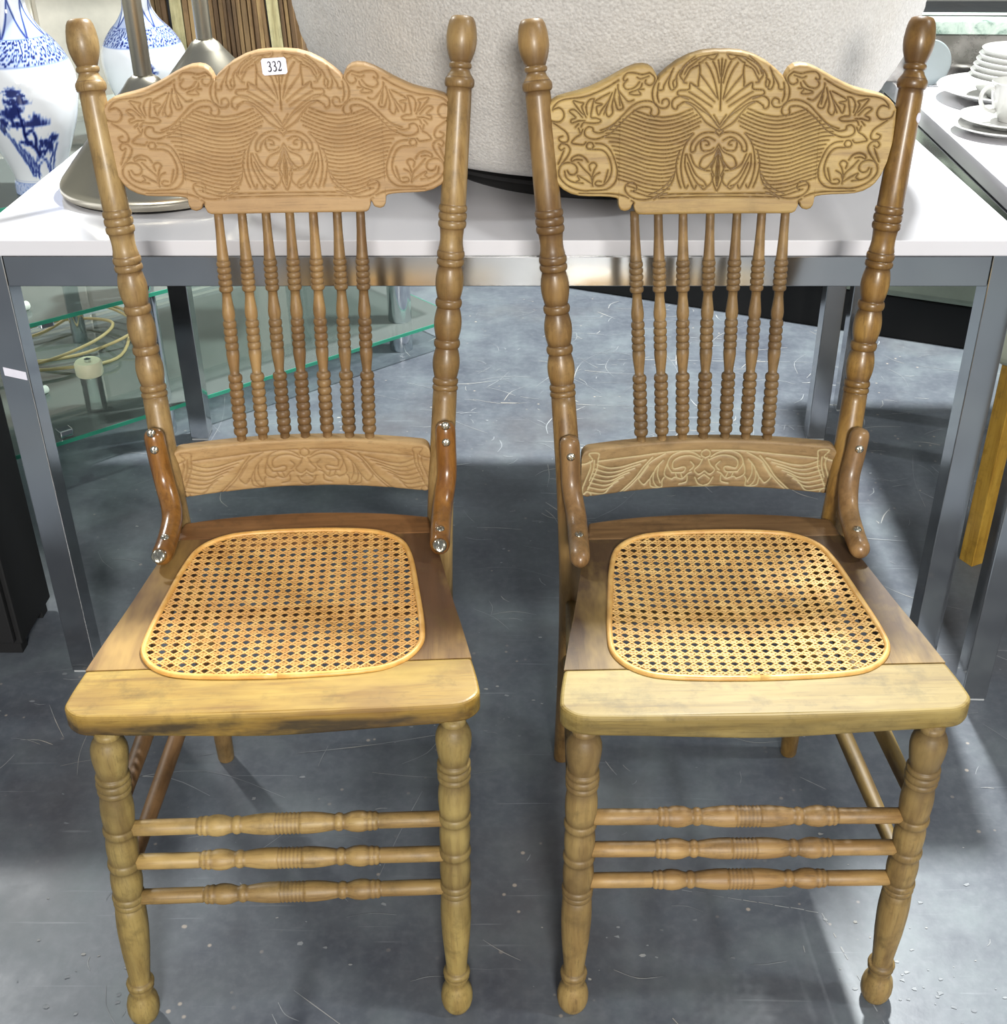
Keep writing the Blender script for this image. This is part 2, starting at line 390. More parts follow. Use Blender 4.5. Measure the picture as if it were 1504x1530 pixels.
# ------------------------------------------------------------------ chairs
# carving of the crest rail, right half, in drawing units (0.1385 mm across, 0.1275 mm down)
CR = [
 [(1050,775),(990,785),(940,820),(905,880),(880,950),(868,1010),(875,1080),(905,1130),(950,1160),(1010,1168),(1080,1168),(1140,1170),(1220,1150),(1290,1110),(1340,1050),(1350,1000),(1330,950),(1290,930),(1240,935),(1205,965),(1200,1005),(1225,1030),(1260,1025),(1280,995)],
 [(1115,820),(1065,825),(1005,830),(960,860),(930,920),(915,990),(925,1050),(950,1095),(990,1130)],
 [(945,1000),(960,1060),(975,1105)], [(990,1130),(1030,1130),(1050,1110),(1030,1090),(1000,1095)],
 [(1065,795),(1080,770),(1110,770),(1125,795),(1110,820),(1080,820),(1065,795)],
 [(1070,1130),(1085,1050),(1140,990),(1190,930)], [(1080,1070),(1060,1000),(1040,960),(1065,935),(1100,955),(1090,1000)],
 [(1015,1020),(1060,1050),(1075,1110)], [(1110,930),(1140,890),(1190,870),(1240,890),(1245,920),(1210,905),(1160,910)],
 [(1080,1110),(1140,1070),(1195,1040),(1180,1075),(1205,1095),(1150,1105)], [(1300,1000),(1290,1050),(1250,1085),(1200,1100)],
 [(575,570),(545,550),(540,510),(565,465),(620,440),(690,445),(760,480),(820,540),(880,600),(940,655),(1010,690),(1065,680),(1075,650),(1110,640),(1140,670),(1135,710),(1095,735),(1040,740),(980,720),(920,690),(860,630),(800,570),(740,520),(680,490),(620,490),(600,510),(605,545),(575,570)],
 [(850,575),(930,640),(1010,670)],
 [(620,215),(580,250),(585,295),(620,315),(655,295),(650,270)], [(620,215),(680,228),(740,215),(800,215),(830,250),(825,275),(800,270)], [(625,240),(690,262),(720,250)],
 [(700,285),(740,330),(800,345),(830,310),(800,265)], [(665,345),(710,350),(690,385),(740,390),(780,380)], [(745,430),(790,440),(830,400),(870,350),(875,305)], [(680,300),(700,340),(780,370)],
 [(870,350),(850,430),(830,490),(870,505),(890,460),(905,400),(890,340)], [(905,400),(920,470),(915,530),(950,560),(970,510),(945,430),(920,370)],
 [(945,430),(1000,500),(1030,545),(1045,480),(1000,460),(1060,440),(1000,400),(940,370)], [(865,400),(855,470)], [(960,470),(985,540)],
 [(870,270),(960,325),(1060,370),(1160,400),(1280,410),(1350,430),(1390,470),(1400,500)],
 [(1065,415),(1080,480),(1090,560),(1045,570),(1010,590),(1035,610),(1100,610),(1150,605),(1170,640)], [(1065,415),(1100,420),(1130,470),(1120,540)],
 [(1130,560),(1165,480),(1150,450),(1185,440),(1235,430),(1180,510),(1150,540)], [(1160,560),(1220,500),(1265,510),(1215,560),(1250,580),(1245,605),(1190,590),(1140,590)],
 [(1400,495),(1350,480),(1315,510),(1310,555),(1340,590),(1390,590),(1430,570),(1445,530)],
 [(1395,600),(1340,640),(1290,680),(1272,730),(1290,760),(1335,755),(1350,725),(1320,710)], [(1330,770),(1285,780),(1258,820),(1275,870),(1310,920),(1345,965)],
 [(1330,770),(1350,800),(1330,825),(1305,810)], [(1310,830),(1330,880),(1355,940)],
 [(1155,660),(1175,700),(1215,725),(1245,765),(1200,780),(1150,785),(1130,765)], [(1175,690),(1190,650)], [(1190,610),(1215,640)],
 # shell
 [(40,520),(40,110)], [(60,430),(90,300),(130,200),(170,140)], [(55,300),(80,200),(115,125)], [(70,420),(150,310),(215,230)], [(90,450),(190,370),(285,300)], [(110,490),(200,430),(300,370)], [(48,250),(60,170),(70,120)],
 [(80,75),(110,115),(160,95)], [(225,140),(215,210),(225,290),(230,330),(290,300),(300,350),(380,360),(385,395),(300,430)], [(160,95),(200,130),(225,140)],
 [(40,665),(70,630),(110,575),(170,510),(230,460),(300,415),(380,405),(430,440),(430,490),(400,510),(385,480)], [(70,620),(130,560),(190,520),(260,470),(330,450),(380,480)], [(40,640),(65,600),(90,560)],
 [(40,690),(90,660),(150,620),(200,560),(260,490),(320,455)], [(48,715),(70,690),(40,672)],
 [(230,160),(290,190),(320,240),(345,290),(320,300)], [(200,90),(260,140),(310,180),(340,230)], [(260,90),(320,140),(360,190),(375,240),(340,290)],
 [(375,200),(405,250),(400,320),(440,355),(465,300),(450,230),(430,180)], [(450,230),(500,310),(510,350),(550,350),(545,300)], [(400,260),(430,290),(420,335)], [(290,130),(340,170),(365,230)],
 [(552,262),(585,320),(595,390),(575,460),(530,495),(480,495),(455,460),(475,425),(510,435),(515,460)], [(550,350),(555,400),(540,450)], [(80,70),(160,85),(230,100),(300,135)],
 # middle scrolls and acanthus
 [(40,730),(70,705),(140,700),(200,720),(250,770),(270,820),(265,860),(235,850),(225,810),(190,770),(140,770),(120,800),(145,805)], [(75,765),(130,740),(180,760),(190,800),(170,850),(110,850),(80,830)],
 [(40,800),(80,860),(140,890),(175,920),(190,980),(140,1000),(85,940),(45,850)], [(50,840),(75,920),(100,990)], [(42,830),(62,920),(90,1000),(65,1060)], [(42,850),(48,940),(52,1060),(42,1150)], [(40,880),(40,1130)], [(65,1060),(80,1090),(60,1150),(42,1190)],
 [(100,1020),(160,1010),(230,970),(270,880)], [(90,1040),(80,1100),(120,1150),(150,1110),(220,1050),(270,950),(300,880)], [(150,1150),(200,1130),(250,1050),(290,950)], [(120,1150),(150,1175),(180,1150)],
 [(210,1140),(230,1170),(270,1090),(310,980),(310,880)], [(280,1140),(300,1165),(330,1080),(345,970),(330,850),(300,770),(250,710)], [(340,1160),(370,1070),(385,960),(360,850)],
 [(390,1020),(410,1100),(450,1160),(510,1210),(590,1250),(680,1255),(760,1225),(800,1170),(790,1125),(745,1105),(710,1130),(705,1170),(735,1180)], [(405,1050),(450,1120),(520,1180),(600,1215)],
 [(40,1215),(300,1213),(480,1218),(560,1255)], [(40,1240),(300,1240),(520,1245)],
 [(735,1310),(725,1280),(745,1262)], [(770,1240),(830,1215),(920,1200),(1040,1195),(1180,1190)],
]
def waves():
    out = []
    bl = [(520,265),(590,190),(650,200),(700,270),(760,310),(800,350),(930,385),(1020,405),(1130,450),(1210,520)]
    br = [(520,740),(560,790),(600,830),(650,880),(700,940),(760,985),(800,935),(850,905),(900,885),(1000,862),(1100,870),(1130,800),(1210,700)]
    k = 0
    for k in range(21):
        y0 = 490 + 33.5 * k
        xl = np.interp(y0, [p[0] for p in bl], [p[1] for p in bl])
        pts = []
        xr = np.interp(y0 + 10, [p[0] for p in br], [p[1] for p in br])
        if xr - xl < 120: continue
        for s in np.linspace(0, 1, 9):
            x = xl + (xr - xl) * s
            g = (x - 200) / 730.0
            dy = np.interp(g, [-0.05, 0.12, 0.28, 0.42, 0.58, 0.75, 0.92, 1.1], [-30, 28, 72, 84, 66, 20, -22, -34])
            pts.append((x, y0 + dy))
        out.append(pts)
    return out
CR_ALL = CR + waves()
CR_TOP = [(40,42),(100,41),(200,50),(300,80),(400,130),(480,190),(530,235),(552,263),(560,240),(567,222),(590,185),(625,160),(670,150),(730,155),(800,180),(870,215),(950,260),(1030,300),(1110,335),(1200,360),(1290,380),(1360,400),(1410,430),(1440,462),(1462,500)]
CR_BOT = [(40,1393),(600,1393),(680,1390),(705,1375),(722,1335),(728,1300),(738,1310),(748,1335),(765,1350),(800,1359),(832,1347),(848,1320),(852,1296),(849,1262),(870,1243),(920,1233),(1000,1226),(1100,1222),(1180,1215),(1250,1195),(1310,1160),(1345,1125),(1385,1060),(1420,960),(1450,800),(1462,620)]
def crest(parent, cx, mats, py, depth, gr):
    nx, nz = 330, 210
    # half columns, finer near the notch and the curl
    xs = np.concatenate([np.linspace(40, 545, 190), np.linspace(547, 600, 34), np.linspace(602, 715, 40), np.linspace(717, 880, 80), np.linspace(883, 1462, 200)])
    tx = np.array(CR_TOP, float); bx = np.array(CR_BOT, float)
    top = np.interp(xs, tx[:, 0], tx[:, 1]); bot = np.interp(xs, bx[:, 0], bx[:, 1])
    s = np.linspace(0, 1, nz); s = s + 0.0
    A = np.repeat(xs[:, None], nz, 1); B = bot[:, None] + (top - bot)[:, None] * s[None, :]
    P = np.stack([A.ravel(), B.ravel()], 1)
    d = dist_strokes(P, CR_ALL).reshape(A.shape)
    g = np.exp(-(d / 5.2) ** 2)
    # relief: rounded swell between grooves
    rel = np.clip(d / 17.0, 0, 1) ** 0.7
    edge = np.minimum(np.minimum(B - top[:, None], bot[:, None] - B), (1470 - A) * 1.0)
    plain_bar = (B > 1270) & (A < 725)
    edge_r = 0.0045 * (1 - np.sqrt(np.clip(1 - (1 - np.clip(edge / 34.0, 0, 1)) ** 2, 0, 1)))
    dep = depth * (1 - rel) * np.exp(-0) + depth * 0.55 * g
    dep = np.where(plain_bar & (d > 20), 0, dep)
    gm = np.clip(gr * (g * .85 + .13 * np.exp(-(d / 13.0) ** 2)), 0, 1)
    x = (A - 40) * 0.0001385; z = 0.99667 - B * 0.0001275
    th = 0.017
    def Y(xx, zz): return py(zz) + 0.008 * (1 - (xx / 0.195) ** 2)
    V = []; G = []; F = []
    m = len(xs)
    idx = {}
    # full width: mirrored left columns then right ones
    order = [(-1, i) for i in range(m - 1, 0, -1)] + [(1, i) for i in range(m)]
    M = len(order)
    for sg, i in order:
        for j in range(nz):
            V.append((cx + sg * x[i, j], Y(x[i, j], z[i, j]) - th / 2 + edge_r[i, j] + dep[i, j], z[i, j])); G.append(gm[i, j])
    for a in range(M - 1):
        for j in range(nz - 1):
            p = a * nz + j; F.append((p, p + nz, p + nz + 1, p + 1))
    nb = len(V); K = 9
    for sg, i in order:
        for j in np.linspace(0, nz - 1, K).astype(int):
            e = 0.003 if j in (0, nz - 1) else 0
            V.append((cx + sg * x[i, j], Y(x[i, j], z[i, j]) + th / 2 - e, z[i, j])); G.append(0)
    for a in range(M - 1):
        for j in range(K - 1):
            p = nb + a * K + j; F.append((p, p + 1, p + K + 1, p + K))
        F.append((a * nz, nb + a * K, nb + (a + 1) * K, (a + 1) * nz))
        F.append((a * nz + nz - 1, (a + 1) * nz + nz - 1, nb + (a + 1) * K + K - 1, nb + a * K + K - 1))
    o = link('crest_rail', V, F, mats, parent, True, G)
    return autosmooth(o, 55)

SP = [  # lower splat, left half, drawing units
 [(130,195),(250,178),(350,165),(450,150),(560,138),(690,135)], [(130,185),(132,152),(80,155),(100,190),(60,208),(35,190),(40,165)],
 [(85,195),(90,230),(65,300),(50,350),(50,392)], [(130,190),(125,240),(100,300),(78,350)], [(110,190),(106,240),(86,300)], [(55,385),(75,362),(98,380),(80,402),(60,398)],
 [(430,170),(380,230),(340,290),(280,350),(235,390)], [(500,150),(420,200),(370,270),(320,330),(265,378)],
 [(700,190),(640,165),(580,172),(545,200),(550,240),(600,230),(615,240),(600,262),(540,262)], [(540,262),(515,215),(535,165),(590,140),(650,146),(690,172)],
 [(520,190),(500,270),(540,300),(560,290),(600,300),(630,270),(650,260)], [(490,190),(450,240),(440,300),(460,340),(490,345),(490,310),(500,290)], [(470,210),(462,270),(480,320)],
 [(410,220),(370,280),(360,300),(390,330),(420,300),(430,340),(480,352)], [(440,260),(420,300)], [(585,330),(625,318),(628,285)], [(560,262),(570,290)], [(590,265),(600,292)],
 [(720,130),(700,142),(698,165),(720,178)], [(705,185),(690,220),(665,250),(690,275),(720,255)], [(670,292),(690,330),(720,342)], [(690,300),(720,276)],
 [(225,392),(400,366),(720,346)], [(640,200),(660,225),(640,250)],
]
for k in range(7):
    SP.append([(125 - 9 * k, 212 + 25 * k), (190 - 8 * k, 232 + 24 * k), (260 - 14 * k, 226 + 24 * k), (330 - 22 * k, 205 + 23 * k), (395 - 30 * k, 185 + 24 * k)])
def splat(parent, cx, mat, py, depth, gr):
    us = np.linspace(0, 1, 230); nz = 90
    U = np.repeat(us[:, None], nz, 1); W = np.repeat(np.linspace(0, 1, nz)[None, :], len(us), 0)
    Xp = 40 + 680 * U; top = 75 + 65 * (1 - U) ** 2; bot = 355 + 45 * (1 - U) ** 2
    Yp = bot + (top - bot) * W
    P = np.stack([Xp.ravel(), Yp.ravel()], 1)
    d = dist_strokes(P, SP).reshape(U.shape)
    g = np.exp(-(d / 3.6) ** 2); rel = np.clip(d / 14.0, 0, 1) ** 0.6
    hw = 0.158
    x = hw * (1 - U)
    edge = np.minimum(np.minimum(W, 1 - W) * 0.068, x.max() + 0.002 - x)
    er = 0.0035 * (1 - np.sqrt(np.clip(1 - (1 - np.clip(edge / 0.004, 0, 1)) ** 2, 0, 1)))
    z0, z1 = 0.478, 0.546
    # rounded end corners
    rc = 0.010; ex = np.clip((rc - (hw - x)) / rc, 0, 1); inset = rc * (1 - np.sqrt(np.clip(1 - ex ** 2, 0, 1)))
    z = (z0 + inset) + (z1 - z0 - 2 * inset) * W
    dep = depth * (1 - rel) + depth * 0.5 * g
    dep = np.where(W > 0.84, dep * np.clip((1 - W) / 0.1, 0, 1) * 0.3, dep)
    yc = lambda xx: 0.403 + 0.024 * (1 - (xx / hw) ** 2)
    V = []; G = []; F = []; m = len(us)
    order = [(-1, i) for i in range(m)] + [(1, i) for i in range(m - 2, -1, -1)]; M = len(order); th = 0.015
    for sg, i in order:
        for j in range(nz):
            V.append((cx + sg * x[i, j], yc(x[i, j]) - th / 2 + er[i, j] + dep[i, j], z[i, j])); G.append(min(1, gr * g[i, j]))
    for a in range(M - 1):
        for j in range(nz - 1):
            p = a * nz + j; F.append((p, p + nz, p + nz + 1, p + 1))
    nb = len(V); K = 2
    for sg, i in order:
        for j in (0, nz - 1):
            V.append((cx + sg * x[i, j], yc(x[i, j]) + th / 2, z[i, j])); G.append(0)
    for a in range(M - 1):
        p = nb + a * 2; F.append((p, p + 1, p + 3, p + 2))
        F.append((a * nz, nb + a * 2, nb + a * 2 + 2, (a + 1) * nz))
        F.append((a * nz + nz - 1, (a + 1) * nz + nz - 1, nb + a * 2 + 3, nb + a * 2 + 1))
    for a in (0, M - 1):
        F.append(tuple([a * nz + j for j in range(nz)] + [nb + a * 2 + 1, nb + a * 2]))
    o = link('lower_splat', V, F, mat, parent, True, G)
    return autosmooth(o, 55)

POST = [('p',1.0232,.003),('p',1.0234,.0098,.5),('p',1.0222,.0122,.45),('p',1.018,.0145,.5),('p',1.012,.0160,.3),('p',1.0023,.0172,.05),('p',.996,.0170,.1),('p',.990,.0160,.35),('p',.984,.0141,.6),('p',.980,.0125,.7),('p',.977,.0112,.7),
 ('b',.9768,.9704,.0108,.0128),('p',.9700,.0105,.7),('p',.966,.0120,.2),('p',.9625,.0146),('b',.9618,.9512,.0148,.0169),('p',.9508,.0140,.8),('p',.945,.0142,.25),('p',.90,.0145),('p',.86,.0148),('p',.8275,.0150,.2),
 ('b',.8265,.8185,.0148,.0166),('b',.8183,.8095,.0148,.0167),('b',.8093,.8005,.0146,.0166),('p',.7995,.0143,.6),('p',.793,.0136),('p',.787,.0134),('p',.781,.0139),('p',.776,.0150,.2),('b',.7745,.7655,.0146,.0164),('b',.7653,.7568,.0142,.0164),
 ('u',.7564,.7176,.0138,.0168,.0138,.48),('b',.7172,.7066,.0136,.0160),('u',.7062,.6684,.0136,.0167,.0138,.5),('b',.6680,.6574,.0136,.0160),('u',.6570,.6215,.0136,.0166,.0138,.5),('b',.6211,.6130,.0138,.0158),('b',.6128,.6058,.0138,.0158),
 ('p',.6052,.0146,.5),('p',.595,.0148,.1),('p',.55,.0152),('p',.50,.0157),('p',.46,.0163),('p',.42,.0165),('p',.30,.0158),('p',.15,.0142),('p',.03,.0125),('p',.004,.0120),('p',0,.0112)]
LEG = [('p',.436,.0125),('p',.430,.0130),('u',.4290,.3800,.0125,.0187,.0150,.38),('b',.3797,.3722,.0150,.0176),('b',.3720,.3620,.0155,.0180),('b',.3618,.3540,.0150,.0174),('u',.3536,.3080,.0150,.0172,.0158,.5),('b',.3076,.2970,.0155,.0177),
 ('u',.2966,.2590,.0150,.0168,.0155,.5),('b',.2586,.2476,.0155,.0176),('u',.2472,.2080,.0150,.0170,.0155,.5),('b',.2076,.1986,.0154,.0176),('b',.1984,.1905,.0152,.0170),('p',.190,.0160,.4),('p',.180,.0166),('p',.165,.0172),('p',.15,.0171),('p',.12,.0158),('p',.09,.0134),('p',.072,.0120),('p',.066,.0118,.4),
 ('b',.0655,.0560,.0122,.0158),('p',.0545,.0150,.5),('p',.049,.0124),('p',.045,.0120,.5),('p',.040,.0140),('p',.033,.0170),('p',.024,.0185),('p',.015,.0184),('p',.007,.0168),('p',.001,.0140),('p',0,.0120)]
def spindle_profile():
    it = [('p',.822,.0050),('p',.812,.0052,.5),('p',.795,.0054),('p',.775,.0064),('p',.768,.0068),('p',.7655,.0073,.3)]
    for k in range(5): it.append(('b', .765 - k * .0073, .765 - (k + 1) * .0073 + .0003, .0066, .0083))
    it += [('p',.728,.0056,.3),('p',.722,.0056),('p',.712,.0068),('p',.704,.0077),('p',.699,.0074),('p',.695,.0064,.4)]
    for k in range(4): it.append(('b', .6945 - k * .0088, .6945 - (k + 1) * .0088 + .0003, .0066, .0082))
    it += [('p',.6585,.0076,.5),('p',.653,.0078),('p',.645,.0070),('p',.635,.0058),('p',.630,.0055,.4)]
    for k in range(8): it.append(('b', .6290 - k * .0096, .6290 - (k + 1) * .0096 + .0004, .0066, .0087))
    it += [('p',.5515,.0058,.5),('p',.546,.0058),('p',.538,.0058)]
    return it
STR = [(0,.0084),(.10,.0088),(.225,.0086,.0),(.23,.0080,.6),(.234,.0096),(.240,.0104),(.246,.0096,.6),(.250,.0104),(.257,.0106),(.262,.0098,.6),(.275,.0112),(.29,.0116),(.31,.0108),(.328,.0086,.3),(.335,.0080,.6),(.340,.0094),(.348,.0100),(.355,.0094),(.360,.0082,.6),(.37,.0090),(.40,.0106),(.43,.0115),(.455,.0116),
 (.462,.0116,.1),(.464,.0106,.6),(.470,.0118),(.476,.0106,.6),(.482,.0118),(.488,.0106,.6),(.494,.0118),(.5,.0107,.6)]
STR = STR + [(1 - a[0],) + a[1:] for a in STR[-2::-1]]

SEAT_Z = 0.4585
def mirror(half):   # half listed from front centre to back centre, x >= 0
    return [(x, y) for x, y in half] + [(-x, y) for x, y in half[::-1] if abs(x) > 1e-6]
CANE = catmull(mirror([(0,.0545),(.085,.0585),(.122,.0705),(.1435,.098),(.146,.135),(.139,.205),(.130,.275),(.117,.311),(.088,.3325),(.045,.3395),(0,.3412)]), 6, True)

def chair(root, T):
    M = T['mats']
    posts = T['posts']
    yz = ([0.0, 0.25, .4585, .615, .815, 1.0], [.452, .402, .383, .4270, .4545, .4945])
    py = spline(*yz)
    # posts: back leg and upright are one turned stick
    for side, kn in posts.items():
        zk = [0.0, .4585, .614, .815, 1.001, 1.03]; xs = [kn[0], kn[1], kn[2], kn[3], kn[4], kn[4] + (kn[4] - kn[3]) * .14]
        px = spline(zk, xs)
        st = prof_z(POST)
        dense = []
        for a, b in zip(st[:-1], st[1:]):
            dense.append(a); n = int(abs(a[0] - b[0]) / 0.02)
            for k in range(1, n + 1):
                s = k / (n + 1); dense.append(tuple(np.array(a) * (1 - s) + np.array(b) * s))
        dense.append(st[-1])
        pts = [(px(z), py(z), z) for z, r, g in dense]
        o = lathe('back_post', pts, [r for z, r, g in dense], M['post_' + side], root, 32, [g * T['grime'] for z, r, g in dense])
        T['px_' + side] = px
    # front legs
    for side, (tx_, ty_, fx, fy) in T['legs'].items():
        st = prof_z(LEG)
        pts = [(fx + (tx_ - fx) * z / .43, fy + (ty_ - fy) * z / .43, z) for z, r, g in st]
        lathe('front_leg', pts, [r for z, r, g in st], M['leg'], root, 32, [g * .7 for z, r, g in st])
    def legx(side, z):
        tx_, ty_, fx, fy = T['legs'][side]; return Vector((fx + (tx_ - fx) * z / .43, fy + (ty_ - fy) * z / .43, z))
    # turned front stretchers
    for zl, zr in T['stretch']:
        a = legx('l', zl); b = legx('r', zr)
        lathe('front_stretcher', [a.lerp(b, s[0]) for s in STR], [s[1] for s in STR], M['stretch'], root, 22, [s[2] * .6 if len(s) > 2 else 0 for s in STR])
    # plain side and back stretchers
    for side in 'lr':
        px = T['px_' + side]
        for zf, zb in ((.325, .335), (.226, .232)):
            a = legx(side, zf); b = Vector((px(zb), py(zb), zb))
            q = [a.lerp(b, s) for s in np.linspace(0, 1, 12)]
            lathe('side_stretcher', q, [.0078 + .0022 * math.sin(PI * s) for s in np.linspace(0, 1, 12)], M['rod'], root, 16)
    zb = .30; a = Vector((T['px_l'](zb), py(zb), zb)); b = Vector((T['px_r'](zb), py(zb), zb))
    lathe('back_stretcher', [a.lerp(b, s) for s in np.linspace(0, 1, 12)], [.0078 + .0022 * math.sin(PI * s) for s in np.linspace(0, 1, 12)], M['rod'], root, 16)
    # seat frame: front rail, two side rails, back rail round the cane opening
    half = [(0,-.0045),(.10,-.0035),(.16,-.0022),(.186,-.0005),(.1985,.006),(.2065,.017),(.2065,.03),(.204,.05),(.1995,.077),(.190,.135),(.180,.19),(.1675,.27),(.157,.33),(.1515,.3705)]
    back = [(.1515,.3705),(.11,.380),(.06,.3865),(0,.3895)]
    out_ = catmull(half, 3)[:, :2]
    jy, by = .0755, .330
    C = np.array([(c[0], c[1]) for c in CANE])
    xo = lambda y: float(np.interp(y, out_[6:, 1], out_[6:, 0]))
    Cr = C[C[:, 0] >= -1e-9]; Cr = Cr[np.argsort(Cr[:, 1])]
    cxf = lambda y: float(np.interp(y, Cr[:, 1], Cr[:, 0]))
    fo = [tuple(p) for p in out_ if p[1] < jy and p[0] >= 0] + [(xo(jy), jy)]
    ci = [tuple(p) for p in Cr if p[1] < jy] + [(cxf(jy), jy)]
    z1 = SEAT_Z; z0 = z1 - .025
    cx = T['seat_cx']
    sh = lambda L: [(x + cx, y) for x, y in L]
    right_side = fo + ci[::-1]
    poly = right_side + [(-x, y) for x, y in right_side[::-1] if abs(x) > 1e-6]
    # order: outer right half up to the joint, inner back to centre, then mirrored
    front = fo + ci[::-1]            # centre front -> joint -> centre of opening
    front = front[:] + [(-x, y) for x, y in ci if x > 1e-6] + [(-x, y) for x, y in fo[::-1] if x > 1e-6]
    fr = prism('front_rail', sh(front), z0, z1, M['front_rail'], root, .004, 3)
    for v_ in fr.data.vertices:
        if v_.co.y < .04: v_.co.z -= (.0010 if v_.co.z > z1 - .001 else .006) * math.exp(-((v_.co.x - cx) / .10) ** 2)
    for sg in (1, -1):
        so = [(xo(y), y) for y in np.linspace(jy, by, 9)]
        si = [tuple(p) for p in Cr if jy < p[1] < by]
        side_p = so + [(cxf(by), by)] + si[::-1] + [(cxf(jy), jy)]
        if sg < 0: side_p = [(-x, y) for x, y in side_p]
        prism('side_rail', sh(side_p), z0, z1 - .0004, M['side_rail'], root, .0022, 2)
    bo = [(xo(y), y) for y in np.linspace(by, .3705, 4)] + [tuple(p) for p in catmull(back, 4)[1:]]
    bi = [(cxf(by), by)] + [tuple(p) for p in Cr if p[1] > by and p[0] > 1e-4] + [(0, .3412)]
    br = bo + bi[::-1]
    br_full = bo + [(-x, y) for x, y in bo[::-1] if x > 1e-6] + [(-x, y) for x, y in bi if x > 1e-6] + bi[::-1]
    prism('back_rail', sh(br_full), z0, z1 - .0002, M['back_rail'], root, .003, 2)
    # cane webbing: pairs of upright and cross strands, single diagonals, octagonal holes
    xs = C[:, 0]; ys = C[:, 1]
    cen = np.array([0, .198]); Cin = cen + (C - cen) * .992
    V = []; F = []
    sag = T['sag']
    def zsag(x, y):
        e = max(0, 1 - ((x / .145) ** 2) ** 1.0) * max(0, 1 - ((y - .198) / .145) ** 2)
        return -sag * e
    def strand(p, q, wd, lift, wave_ph):
        p = np.array(p); q = np.array(q); d = q - p; L = np.linalg.norm(d)
        if L < .004: return
        d /= L; nrm = np.array([-d[1], d[0]]); n = max(2, int(L / .0072)); b = len(V)
        for i in range(n + 1):
            c = p + d * L * i / n
            z = SEAT_Z + .0008 + zsag(*c) + lift + .0004 * math.sin(wave_ph + i * PI)
            for s, dz in ((-1, 0), (0, .0004), (1, 0)):
                e = c + nrm * s * wd / 2; V.append((e[0] + cx, e[1], z + dz))
        for i in range(n):
            a = b + 3 * i
            F.extend([(a, a + 1, a + 4, a + 3), (a + 1, a + 2, a + 5, a + 4), (a + 2, a, a + 3, a + 5)])
    def clip(p0, d):
        """chords of the line p0 + t d inside the opening"""
        ts = []
        n = len(Cin)
        for i in range(n):
            a = Cin[i]; b = Cin[(i + 1) % n]; e = b - a
            den = d[0] * e[1] - d[1] * e[0]
            if abs(den) < 1e-12: continue
            r = a - p0; t = (r[0] * e[1] - r[1] * e[0]) / den; u = (r[0] * d[1] - r[1] * d[0]) / den
            if 0 <= u < 1: ts.append(t)
        ts.sort(); return [(p0 + d * ts[i], p0 + d * ts[i + 1]) for i in range(0, len(ts) - 1, 2)]
    p = .0123; rot = T.get('cane_rot', 0.0); cr_, sr_ = math.cos(rot), math.sin(rot)
    R2 = lambda v: np.array([v[0] * cr_ - v[1] * sr_, v[0] * sr_ + v[1] * cr_])
    for i in range(-18, 19):
        for o_ in (-.00155, .00155):
            for a, b in clip(cen + R2((i * p + o_, 0)), R2((0, 1))): strand(a, b, .0027, 0, 0 if o_ > 0 else PI)
            for a, b in clip(cen + R2((0, i * p + o_)), R2((1, 0))): strand(a, b, .0027, .0003, PI if o_ > 0 else 0)
        for sg in (1, -1):
            for k in (0, 1):
                off = (i * 2 + k + .5) * p
                for a, b in clip(cen + R2((off, 0)), R2((math.sqrt(.5), sg * math.sqrt(.5)))): strand(a, b, .0028, .0006, 0)
    o = link('cane_webbing', V, F, M['cane'], root, True); o['kind'] = 'stuff'
    tube('cane_spline', [(c[0] * 1.006 + cx, .198 + (c[1] - .198) * 1.006, SEAT_Z + .0008) for c in C], .0034, M['spline'], root, 8, 1, True)
    # spindles
    sp = prof_z(spindle_profile())
    for xt, xb in zip(T['sp_top'], T['sp_bot']):
        def yt(z):
            yb = .403 + .024 * (1 - (xb / .158) ** 2); y2 = py(.815) + .008 * (1 - (xt / .195) ** 2); return yb + (y2 - yb) * (z - .54) / .275
        pts = [(xb + (xt - xb) * (z - .54) / .275, yt(z), z) for z, r, g in sp]
        lathe('spindle', pts, [r for z, r, g in sp], M['spindle'], root, 18, [g * T['grime'] * .8 for z, r, g in sp])
    cr_o = crest(root, T['crest_cx'], M['crest'], py, T['carve'], T['carve_grime'])
    splat(root, 0.0, M['splat'], py, T['carve'] * .8, T['splat_grime'])
    # bent hip braces with their screws
    for side, bp in T['brace'].items():
        Q = catmull(bp, 8); n = len(Q)
        R = [.0122 * min(1, math.sqrt(max(0.02, 1 - (1 - min(i, n - 1 - i) / 3.5) ** 2)) if min(i, n - 1 - i) < 3.5 else 1) for i in range(n)]
        o = sweep('hip_brace', Q, R, M['brace'], root, 18)
        for f, kind in T['screws']:
            i = int(f * (n - 1)); c = Vector(Q[i]); t = (Vector(Q[min(n - 1, i + 1)]) - Vector(Q[max(0, i - 1)])).normalized()
            nrm = Vector((0, -1, .55)); nrm = (nrm - t * nrm.dot(t)).normalized()
            if f > .9: nrm = (nrm + t * .6).normalized()
            screw(c + nrm * (.0112 if f <= .9 else .0092), nrm, .0052 if kind != 'big' else .0085, o, M['screw'])
    return py

